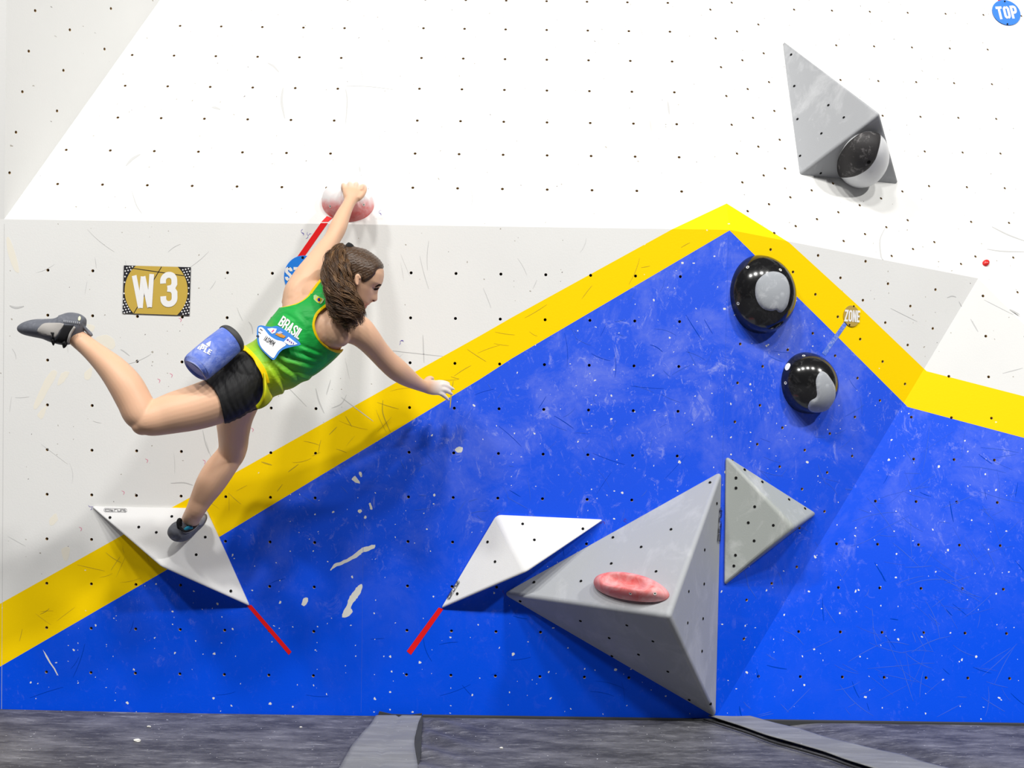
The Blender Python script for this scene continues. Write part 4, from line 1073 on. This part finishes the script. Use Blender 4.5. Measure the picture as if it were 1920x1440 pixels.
# loose hem tail hanging at the side
def sheet(name, rows, mat, parent, th=0.003):
    """rows of (px, py, y) points -> soft cloth sheet"""
    V, F = [], []; n = len(rows[0]); R = [catmull(r, 4) for r in rows]; n = len(R[0])
    RR_ = []
    for k in range(n): RR_.append(catmull([r[k] for r in R], 4))
    m_ = len(RR_[0])
    for k in range(n):
        for j in range(m_): V.append(P(*RR_[k][j]))
    for k in range(n - 1):
        for j in range(m_ - 1): F.append((k * m_ + j, k * m_ + j + 1, (k + 1) * m_ + j + 1, (k + 1) * m_ + j))
    o = fixn(mk(name, V, F, mat, parent, True)); solid(o, th, 0); return o
m_lime = Mat('lime_hem_fabric', (0.62, 0.56, 0.008), 0.6, 0.2); m_lime.over(m_lime.ramp(m_lime.noise(24, 3), 0.4, 0.65, 0, 0.6), (0.30, 0.45, 0.01)); m_lime = m_lime.m
tail = sheet('hem_tail', [[(493, 697, -0.535), (498, 712, -0.54), (503, 730, -0.535), (510, 744, -0.51)], [(496, 700, -0.56), (499, 722, -0.575), (504, 738, -0.57), (509, 749, -0.54)],
    [(495, 706, -0.555), (497, 728, -0.585), (496, 746, -0.585), (499, 760, -0.56)], [(494, 712, -0.55), (495, 734, -0.575), (491, 752, -0.575), (484, 767, -0.555)], [(494, 716, -0.545), (494, 736, -0.56), (488, 752, -0.56), (480, 761, -0.545)]], m_lime, None)
kid(tail); tail.parent = shirt; tail.matrix_parent_inverse = Matrix.Identity(4)
# shorts
m_short = Mat('black_stretch_fabric', (0.012, 0.012, 0.013), 0.65, 0.3)
m_short.bump(m_short.noise(22, 3, 0.5, (2.2, 1, 0.5), (0, 0.6, 0), 0.6), 0.45, 0.012)
m_short.over(m_short.ramp(m_short.noise(20, 5, 0.7), 0.66, 0.8, 0, 0.25), (0.12, 0.13, 0.13))
short_poly = [(436, 640), (449, 645), (472, 661), (489, 681), (499, 702), (503, 726), (500, 757)] + smoothpoly([(486, 764), (468, 770), (450, 781), (421, 792)], 4, False) + smoothpoly([(417, 776), (411.5, 750), (401, 729), (383, 714)], 4, False) + [(360, 690), (395, 640)]
def wr2(c, p, f):
    q = (p[:, 0] - 420) * 0.80 + (p[:, 1] - 750) * -0.35
    return 0.0007 * np.sin(q * 0.62 + 1.4 * np.sin((p[:, 1]) * 0.06)) + 0.0006 * np.sin(q * 0.33 + 0.02 * p[:, 1]) + 0.001
shorts = garment('shorts', short_poly, 0.0045, [m_short.m], wr2); solid(shorts, 0.003, -1)

# race bib and print on the back, laid on the cloth
def bvh_objs(objs):
    V, T = [], []
    for o in objs:
        co, no, tri = arrays(o.data); b = len(V); V += [Vector(c) for c in co]; T += [tuple(int(i) + b for i in t) for t in tri]
    return BVHTree.FromPolygons(V, T)
SB = bvh_objs([shirt, body])
def onto(bvh, px, py, lift):
    d = ray(px, py).normalized(); h = bvh.ray_cast(CAMPOS, d)
    if h[0] is None:                                # just past the outline: nearest point of the surface
        q = bvh.find_nearest(P(px, py, -0.45)); return q[0] + q[1] * lift
    return h[0] - d * lift
def cloth_patch(name, poly, lift, mat, parent, bvh, step=2.2, maxdepth=None, th=0.0012):
    """flat shape cut from cloth or ink, pressed onto a surface"""
    xs = [p[0] for p in poly]; ys = [p[1] for p in poly]
    V2 = [Vector(p) for p in poly]; n = len(poly); E2 = [(i, (i + 1) % n) for i in range(n)]
    x = min(xs)
    while x < max(xs):
        y = min(ys)
        while y < max(ys):
            if inpoly(x, y, poly) and sdist(np.array([(x, y)]), poly)[0] > step * 0.5: V2.append(Vector((x, y)))
            y += step
        x += step
    vo, eo, fo, *_ = delaunay_2d_cdt(V2, E2, [], 1, 1e-4)
    pts = [onto(bvh, p.x, p.y, lift) for p in vo]
    o = fixn(mk(name, pts, [f for f in fo], mat, None, True)); solid(o, th, 0)
    kid(o)
    if parent is not None: o.parent = parent; o.matrix_parent_inverse = Matrix.Identity(4)
    return o
def smoothed_bvh(poly, lift):                       # a stiff sheet bridging the folds
    return None
m_bibblue = flat('blue_bib_border', (0.04, 0.22, 0.66), 0.6); m_bibwhite = flat('white_bib', (0.84, 0.85, 0.87), 0.6)
# the bib is stiff paper: a gently curved sheet just off the back
bp = [onto(SB, x, y, 0) for x, y in [(500, 622), (540, 640), (515, 662), (525, 645), (548, 646)]]
bo = sum(bp, Vector()) / len(bp)
bn = (bp[1] - bp[0]).cross(bp[2] - bp[0]).normalized()
if bn.dot(CAMPOS - bo) < 0: bn = -bn
class Sheet:
    """plane that bows away with distance from its centre"""
    def __init__(s, o, n, c, k): s.o, s.n, s.c, s.k = o, n, c, k
    def pt(s, px, py, lift):
        d = ray(px, py); r2 = ((px - s.c[0]) * PERP[0] + (py - s.c[1]) * PERP[1]) ** 2
        t = (s.o + s.n * (lift - s.k * r2) - CAMPOS).dot(s.n) / d.dot(s.n); return CAMPOS + d * t
BS = Sheet(bo + bn * 0.012, bn, (522, 642), 0.000004)
def sheet_patch(name, poly, lift, mat, parent, th=0.0012):
    V2 = [Vector(p) for p in poly]; n = len(poly); E2 = [(i, (i + 1) % n) for i in range(n)]
    xs = [p[0] for p in poly]; ys = [p[1] for p in poly]; step = 3.0; x = min(xs)
    while x < max(xs):
        y = min(ys)
        while y < max(ys):
            if inpoly(x, y, poly) and sdist(np.array([(x, y)]), poly)[0] > 1.2: V2.append(Vector((x, y)))
            y += step
        x += step
    vo, eo, fo, *_ = delaunay_2d_cdt(V2, E2, [], 1, 1e-4)
    o = fixn(mk(name, [BS.pt(p.x, p.y, lift) for p in vo], fo, mat, None, False)); solid(o, th, 0); kid(o)
    if parent is not None: o.parent = parent; o.matrix_parent_inverse = Matrix.Identity(4)
    return o
bib_out = smoothpoly([(482, 618), (484, 612), (490, 610), (500, 612), (510, 613), (519, 611), (530, 616), (545, 626), (557, 637), (564, 646), (553, 649), (541, 652), (530, 656), (523, 663), (517, 672), (512, 675), (503, 668), (491, 656), (484, 645), (482, 632)], 2)
bib = sheet_patch('race_bib', bib_out, 0.0, m_bibblue, shirt)
BIBP = bib
def bibpart(name, poly, mat, lift=0.0016):
    o = sheet_patch(name, poly, lift, mat, None, 0.0006); o.parent = shirt; o.matrix_parent_inverse = Matrix.Identity(4); return o
bibpart('bib_panel', smoothpoly([(484.5, 618), (487, 613.5), (492, 614), (497, 619), (504, 628), (512, 634), (520, 638), (529, 640), (537, 646), (529, 652), (521, 659), (515, 669), (511, 671), (500, 662), (490, 651), (486, 640)], 2), m_bibwhite)
bibpart('sponsor_patch', [(501, 616.5), (510, 615), (519, 616.5), (516, 624), (510, 626)], m_bibwhite)
bibpart('sponsor_patch', [(532, 641), (541, 631.5), (558, 645), (553, 646.5), (542, 647)], m_bibwhite)
bibpart('sponsor_mark', [(516, 627), (522, 622), (536, 631), (532, 634), (525, 632)], flat('orange_print', (0.62, 0.26, 0.03), 0.6), 0.002)
bibpart('sponsor_mark', [(519, 624), (526, 620.5), (531, 624.5), (523, 626)], flat('pale_blue_print', (0.4, 0.5, 0.75), 0.6), 0.0022)
bibpart('sponsor_mark', [(508.5, 622.5), (513, 617.5), (514.5, 619), (511, 623)], flat('pink_print', (0.7, 0.08, 0.25), 0.6), 0.0022)
m_purple = flat('purple_print', (0.12, 0.05, 0.35), 0.6)
for q in [[(538, 635.5), (541.5, 636), (541, 639.5), (537.5, 638.5)], [(543, 638), (544.5, 639), (543.5, 642), (542, 641)], [(546, 640), (548, 641), (547, 644.5), (545, 643.5)], [(550, 642), (551.5, 643), (550.5, 646), (549, 645)]]: bibpart('sponsor_mark', q, m_purple, 0.0022)
def bibtext(text, o, ex, ey, mat, t, par, gap=0.1):
    W_, ls = word(text, gap, t)
    V, F = [], []
    for q in ls:
        for quad in q:
            b = len(V); V += [BS.pt(o[0] + ex[0] * c[0] / W_ + ey[0] * c[1], o[1] + ex[1] * c[0] / W_ + ey[1] * c[1], 0.0026 + c[2]) for c in quad]; F.append((b, b + 1, b + 2, b + 3))
    o_ = mk('lettering', V, F, mat, None); kid(o_); o_.parent = par; o_.matrix_parent_inverse = Matrix.Identity(4)
bibtext('IASMIM', (494, 637.5), (17.5, 11.5), (5.2, -8.2), m_sblack, 0.13, shirt, 0.16)
bibtext('511', (484.5, 634), (8, -15), (-4.5, -3.2), m_sblack, 0.16, shirt, 0.5)
def shirt_text(text, o, ex, ey, mat, t, gap, curve=0.0):
    W_, ls = word(text, gap, t)
    for q in ls:
        V, F = [], []
        for quad in q:
            b = len(V)
            for c in quad:
                u = c[0] / W_; V.append(onto(SB, o[0] + ex[0] * u + ey[0] * c[1], o[1] + ex[1] * u + ey[1] * c[1] + curve * (u - .5) ** 2, 0.0016 + c[2]))
            F.append((b, b + 1, b + 2, b + 3))
        o_ = mk('letter', V, F, mat, None); kid(o_); o_.parent = shirt; o_.matrix_parent_inverse = Matrix.Identity(4)
shirt_text('BRASIL', (520.5, 608.5), (39, 28.5), (10.5, -17), m_swhite, 0.16, 0.03)
em = [(588, 554), (592, 552.5), (600, 558), (608, 560.5), (606, 566), (602, 570.5), (594, 567), (588, 561)]
cloth_patch('national_crest', em, 0.0015, flat('pale_crest_edge', (0.55, 0.72, 0.35), 0.6), shirt, SB, 2)
cloth_patch('national_crest', [(597, 555.5), (604.5, 561.5), (599, 569), (591, 562)], 0.0022, m_yel, shirt, SB, 2)
cloth_patch('national_crest', ell((598, 562), 3.0, 3.4, 0, 12), 0.003, flat('crest_blue', (0.02, 0.02, 0.30), 0.6), shirt, SB, 2)

# face details
FB = BVHTree.FromPolygons([Vector(c) for c in BCO], [tuple(int(i) for i in t) for t in BTRI])
m_brow = flat('dark_brow_hair', (0.028, 0.017, 0.012), 0.8, 0.1)
cloth_patch('eyebrow', smoothpoly([(703.5, 538.5), (707, 535), (711.5, 532.8), (715.3, 533.8), (714, 536.5), (711, 536), (707.5, 537.4)], 2), 0.0012, m_brow, None, FB, 1.5)
cloth_patch('eyelash', smoothpoly([(701, 542.5), (704, 540.8), (709, 541.2), (711, 540.5), (710, 542.8), (706, 543.6), (702.5, 544)], 2), 0.0012, m_brow, None, FB, 1.5)
cloth_patch('nostril', ell((700.5, 564), 2.4, 1.3, 25, 10), 0.0006, flat('nostril_shade', (0.12, 0.03, 0.025), 0.8), None, FB, 1.5)
cloth_patch('lips', smoothpoly([(685.5, 571.5), (689.5, 569.8), (692, 570.3), (690.5, 572.2), (687.5, 573.3), (688, 575.6), (685.5, 575.2), (684.5, 573.3)], 2), 0.0008, flat('lip_colour', (0.60, 0.27, 0.22), 0.5), None, FB, 1.5)

# hair: tight cap combed back to the crown, and a long curly ponytail
m_hair = Mat('brown_hair', (0.060, 0.032, 0.017), 0.38, 0.45)
m_hair.over(m_hair.ramp(m_hair.noise(150, 3, 0.5, (0.35, 1, 1), (0, 0.5, 0)), 0.4, 0.7, 0, 0.8), (0.11, 0.06, 0.031))
m_hair.bump(m_hair.noise(260, 3, 0.5, (0.22, 1, 1), (0, 0.5, 0)), 0.6, 0.004)
cap_poly = smoothpoly([(721, 502), (712, 503), (706, 506), (702, 515), (694, 523), (684, 528.5), (679, 527), (676.5, 519), (672, 513.5), (667, 515), (664, 522), (660, 534), (650, 548), (620, 545), (600, 500), (640, 440), (700, 455), (728, 485)], 3)
def capo(c, p, f):
    return 0.0035 * np.clip(f / 5, 0, 1) + 0.0005 * np.sin((p[:, 0] * 0.45 + p[:, 1] * 0.95) * 1.3) 
HCAP_LIM = P(668, 512, HY)
hair = garment('hair', cap_poly, 0.0015, [m_hair.m], capo, depth=lambda c: (np.abs(c[:, 1] - HY) < 0.085) & (np.hypot(projN(c)[:, 0] - HC[0], projN(c)[:, 1] - HC[1]) < 66) & (projN(c) @ np.array([0.415, -0.91]) > 0.415 * HC[0] - 0.91 * HC[1] - 42))
solid(hair, 0.004, -1)
m_h = [flat('hair_dark_brown', (0.045, 0.023, 0.012), 0.42, 0.4), flat('hair_mid_brown', (0.10, 0.052, 0.025), 0.42, 0.4), flat('hair_light_brown', (0.155, 0.082, 0.037), 0.45, 0.4), flat('hair_golden_brown', (0.235, 0.130, 0.058), 0.45, 0.4)]
line = [(648, 463, -0.455), (640, 470, -0.475), (631, 490, -0.505), (630, 520, -0.525), (635, 550, -0.54), (646, 578, -0.55), (658, 598, -0.55), (668, 612, -0.548)]
wid = [7, 15, 23, 26, 28, 28, 26, 22]
cl = catmull(line, 8); wd = np.interp(np.linspace(0, 1, len(cl)), np.linspace(0, 1, len(wid)), wid)
core = loft([(a[0], a[1], a[2] + 0.008, w * 0.66, w * 0.66 / 640) for a, w in zip(cl[2:-6], wd[2:-6])], 16, 1)
V, F = list(core[0]), list(core[1]); mi = [0] * len(F)
for k in range(1700):
    if k % 24 == 0:                                              # a lock of strands shares its curl
        o1 = random.uniform(-1, 1); dpt = random.uniform(-1, 1) * math.sqrt(max(0, 1 - o1 * o1 * 0.8))
        if dpt > 0.25 and random.random() < 0.6: dpt = -dpt
        t1 = random.uniform(0.74, 1.0); amp = random.uniform(4.2, 8.2); fq = random.uniform(2.6, 4.4); ph = random.uniform(0, 6.28)
        end = random.uniform(-4, 22) * (1 if o1 > -0.2 else 0.3); tone = random.choice([[0, 0, 1], [0, 1, 1], [1, 1, 2], [1, 2, 2, 3], [0, 1, 2, 3]])
    t0 = random.choice([0.0, 0.0, 0.02, 0.06]); o2 = o1 + random.gauss(0, 0.065); d2 = dpt + random.gauss(0, 0.065); t2_ = min(1.0, t1 + random.uniform(-0.06, 0.05))
    p2 = ph + random.gauss(0, 0.16); a2_ = amp * random.uniform(0.85, 1.15)
    n_ = 36; pts = []; rad = []
    r0 = random.uniform(0.0004, 0.0010)
    for i in range(n_):
        u = i / (n_ - 1); t = t0 + (t2_ - t0) * u; idx = t * (len(cl) - 1); j = min(int(idx), len(cl) - 2); fr_ = idx - j
        c = cl[j] * (1 - fr_) + cl[j + 1] * fr_; w = wd[j] * (1 - fr_) + wd[j + 1] * fr_
        tg = cl[j + 1] - cl[j]; tg = tg[:2] / (np.hypot(tg[0], tg[1]) + 1e-9); nm = np.array([-tg[1], tg[0]])
        an = fq * 2 * math.pi * u ** 0.85 + p2; wob = a2_ * (0.12 + min(1, u * 1.4)) * math.sin(an); wob2 = a2_ * (0.12 + min(1, u * 1.4)) * math.cos(an)
        lat = -o2 * w * (0.88 + 0.12 * math.sin(u * 7 + ph)) + wob
        x = c[0] + nm[0] * lat + end * max(0, u - 0.78) * 2.2; y = c[1] + nm[1] * lat + (wob2 * 0.7)
        z = c[2] + (d2 * w * 0.95 + wob2) / 640
        pts.append(P(x, y, z)); rad.append(r0 * (1 if u < 0.85 else max(0.25, (1 - u) * 6.6)))
    v_, f_ = loft3(pts, rad, 5); b = len(V); V += v_; F += [tuple(i + b for i in q) for q in f_]
    mi += [random.choice(tone)] * len(f_)
pony = mk('ponytail', V, F, m_h, None, True, mi); kid(pony)
tie = loft([(650, 460, -0.45, 7, .011), (655, 464, -0.445, 8.5, .013), (659, 468, -0.44, 7.5, .012)], 16, 4)
tie_o = mk('hair_tie', *tie, m_black, None, True); kid(tie_o)

# climbing shoes
m_rub = Mat('grey_rubber', (0.13, 0.138, 0.165), 0.6, 0.3); m_rub.over(m_rub.ramp(m_rub.noise(40, 5, 0.7), 0.5, 0.75, 0, 0.5), (0.30, 0.31, 0.35)); m_rub = m_rub.m
m_sue = flat('pale_grey_suede', (0.42, 0.40, 0.38), 0.8, 0.1)
m_rib_l = flat('light_grey_rubber', (0.28, 0.29, 0.33), 0.7)
m_teal = flat('teal_fabric', (0.02, 0.30, 0.45), 0.6)
def part_loft(name, st, mat, parent, ns=24, n=6, th=None):
    o = fixn(mk(name, *loft(st, ns, n), mat, None, True)); kid(o)
    if parent is not None: o.parent = parent; o.matrix_parent_inverse = Matrix.Identity(4)
    return o
KY = -0.55
shoe = part_loft('climbing_shoe', [(33, 617, KY, 1.5, .004), (37, 616.5, KY, 6.5, .018), (47, 616, KY, 11.5, .030), (64, 615.5, KY, 15.5, .040), (84, 617, KY, 18, .042), (104, 620, KY, 22.5, .040), (121, 618.5, KY, 27, .038), (137, 610, KY, 24.5, .036), (149, 605, KY, 18, .032), (157, 603, KY, 10, .022), (160.5, 603, KY, 3, .008)], m_rub, None, 32)
SHB = bvh_of(shoe)
cloth_patch('suede_panel', smoothpoly([(69, 621), (76, 611), (84, 606), (100, 605.5), (120, 607), (112, 620), (104, 633), (95, 630), (80, 628)], 2), 0.0014, m_sue, shoe, SHB, 2.5)
cloth_patch('closure_strap', [(120, 609.5), (139, 610), (131, 622), (124, 645), (102, 642), (108, 632)], 0.0026, m_black, shoe, SHB, 2.5, th=0.002)
cloth_patch('closure_strap', [(95, 623), (101.5, 623.5), (103, 641), (98.5, 642)], 0.0026, m_black, shoe, SHB, 2.5)
part_loft('strap_end', [(117, 640, KY - .02, 4, .02), (121, 645, KY - .015, 4.5, .016), (120, 650, KY - .01, 2, .008)], m_black, shoe, 12, 3)
part_loft('strap_end', [(97, 634, KY - .02, 3.2, .02), (99.5, 641, KY - .015, 3.0, .015), (100, 646, KY - .01, 1.2, .006)], m_black, shoe, 12, 3)
part_loft('pull_tab', [(156, 612, KY, 3, .010), (162, 619, KY + .003, 3.2, .009), (169, 626, KY + .004, 3.4, .008), (172, 629.5, KY + .004, 2.4, .006)], m_rub, shoe, 12, 4)
cloth_patch('heel_mark', ell((149, 597.5), 2.6, 4.6, 8, 16), 0.0014, flat('pale_yellow_mark', (0.75, 0.76, 0.55), 0.7), shoe, SHB, 2)
m_rib = flat('ribbed_band', (0.34, 0.35, 0.38), 0.7)
for k in range(9):
    x = 119 + k * 3.6; cloth_patch('ribbed_edge', [(x, 600 + k * .45), (x + 1.8, 600 + k * .45), (x + 2.1, 605 + k * .45), (x + .3, 605 + k * .45)], 0.0014, m_rib, shoe, SHB, 2)
part_loft('collar', [(128, 641, KY - .025, 2.2, .006), (130, 632, KY - .035, 2.2, .006), (133, 624, KY - .037, 2.2, .006), (140, 613, KY - .038, 2.0, .006)], m_sue, shoe, 10, 4)
# standing shoe
def fy(x, y, h): return V1p[1].hit(x, y).y - h
st2 = [(322, 1005, 0.085, 5, .014), (326, 1001, 0.082, 14, .030), (335, 997, 0.075, 19, .037), (346, 994, 0.066, 18.5, .038), (360, 987, 0.055, 13.5, .034), (371, 977, 0.045, 13, .032), (379, 971, 0.036, 9, .024), (384, 967.5, 0.03, 3, .010)]
shoe2 = part_loft('climbing_shoe', [(a, b, fy(a, b, c), d, e) for a, b, c, d, e in st2], m_rub, None, 28)
S2B = bvh_of(shoe2)
part_loft('pull_tab', [(336, 989, fy(340, 990, .115), 3.4, .005), (334.5, 980, fy(340, 985, .122), 3.6, .004), (336, 974.5, fy(340, 980, .120), 3.2, .004), (339, 975.5, fy(340, 980, .112), 2.6, .004), (338.5, 986, fy(340, 985, .108), 2.4, .004)], m_black, shoe2, 12, 4)
cp = [(336, 985, .112), (340, 992, .118), (347, 996, .118), (355, 994.5, .112), (364, 989, .100), (371, 981, .086), (373.5, 974, .078)]
part_loft('collar', [(a, b, fy(a, b, c), 2.3, .006) for a, b, c in cp], m_black, shoe2, 10, 4)
part_loft('collar_edge', [(a + 0.6, b + 2.6, fy(a, b, c - .002), 0.9, .003) for a, b, c in cp], m_sue, shoe2, 8, 4)
cloth_patch('toe_rubber', smoothpoly([(372, 985), (376, 970), (384, 966), (386, 974), (380, 984)], 2), 0.0015, m_rib_l, shoe2, S2B, 2.5)
part_loft('teal_loop', [(346, 993.5, fy(347, 993, .117), 2.6, .006), (352, 990, fy(352, 990, .119), 3.4, .007), (359, 989.5, fy(358, 990, .108), 2.8, .006)], m_teal, shoe2, 12, 4)

# chalk bag hanging from the waist
m_bag = Mat('blue_bag_fabric', (0.12, 0.19, 0.62), 0.75, 0.15)
m_bag.over(m_bag.ramp(m_bag.noise(16, 6, 0.75, (1, 1, 1), (0, 0.8, 0), 0.8), 0.46, 0.74, 0, 0.75), (0.45, 0.51, 0.80)); m_bag.bump(m_bag.noise(26, 4), 0.4, 0.012)
BY = -0.615
bag_st = [(366, 692, BY - .018, 20, .036), (367, 691, BY - .017, 26, .043), (371, 687.5, BY - .012, 29, .046), (388, 673.5, BY + .008, 29.5, .047), (408, 657, BY + .030, 29.5, .046), (424, 643.5, BY + .046, 28.5, .045), (434, 635, BY + .056, 27.5, .043)]
bag = fixn(mk('chalk_bag', *loft(bag_st, 36, 6), m_bag.m, None, True))
tag(bag, 'blue cloth chalk bag hanging behind the climber\'s hip', 'chalk bag')
rm = [(432, 636.8, BY + .0535, 28.2, .0440), (433, 636, BY + .0545, 29.0, .0455), (435, 634.2, BY + .057, 29.0, .0455), (436.5, 633, BY + .059, 27.4, .043)]
mk('stiff_rim', *loft(rm, 36, 3), flat('dark_grey_rim', (0.06, 0.06, 0.062), 0.6), bag, True)
BGB = bvh_of(bag)
def baglay(name, poly, mat, lift=0.0016):
    o = cloth_patch(name, poly, lift, mat, None, BGB, 2.2); o.parent = bag; o.matrix_parent_inverse = Matrix.Identity(4); return o
m_bagw = flat('white_bag_print', (0.80, 0.82, 0.90), 0.7)
baglay('printed_logo', [(385, 645), (396, 639), (393, 651)], m_bagw)
baglay('printed_logo', [(374, 648.5), (380, 644), (391, 650.5), (389, 652), (378, 648)], m_bagw)
def bagtext(text, o, ex, ey, t):
    W_, ls = word(text, 0.06, t)
    for q in ls:
        V, F = [], []
        for quad in q:
            b = len(V); V += [onto(BGB, o[0] + ex[0] * c[0] / W_ + ey[0] * c[1], o[1] + ex[1] * c[0] / W_ + ey[1] * c[1], 0.0016 + c[2]) for c in quad]; F.append((b, b + 1, b + 2, b + 3))
        mk('letter', V, F, m_bagw, bag)
bagtext('IPLE', (369.5, 653.5), (24, 12), (4.5, -8.5), 0.19)
baglay('bottom_seam', smoothpoly([(348.5, 676), (357, 677), (368, 683), (376, 692), (383, 703), (387, 709), (384.5, 709), (375, 694), (366, 685), (356, 679.5), (349, 678)], 2), flat('pale_seam_thread', (0.30, 0.34, 0.60), 0.8), 0.0012)
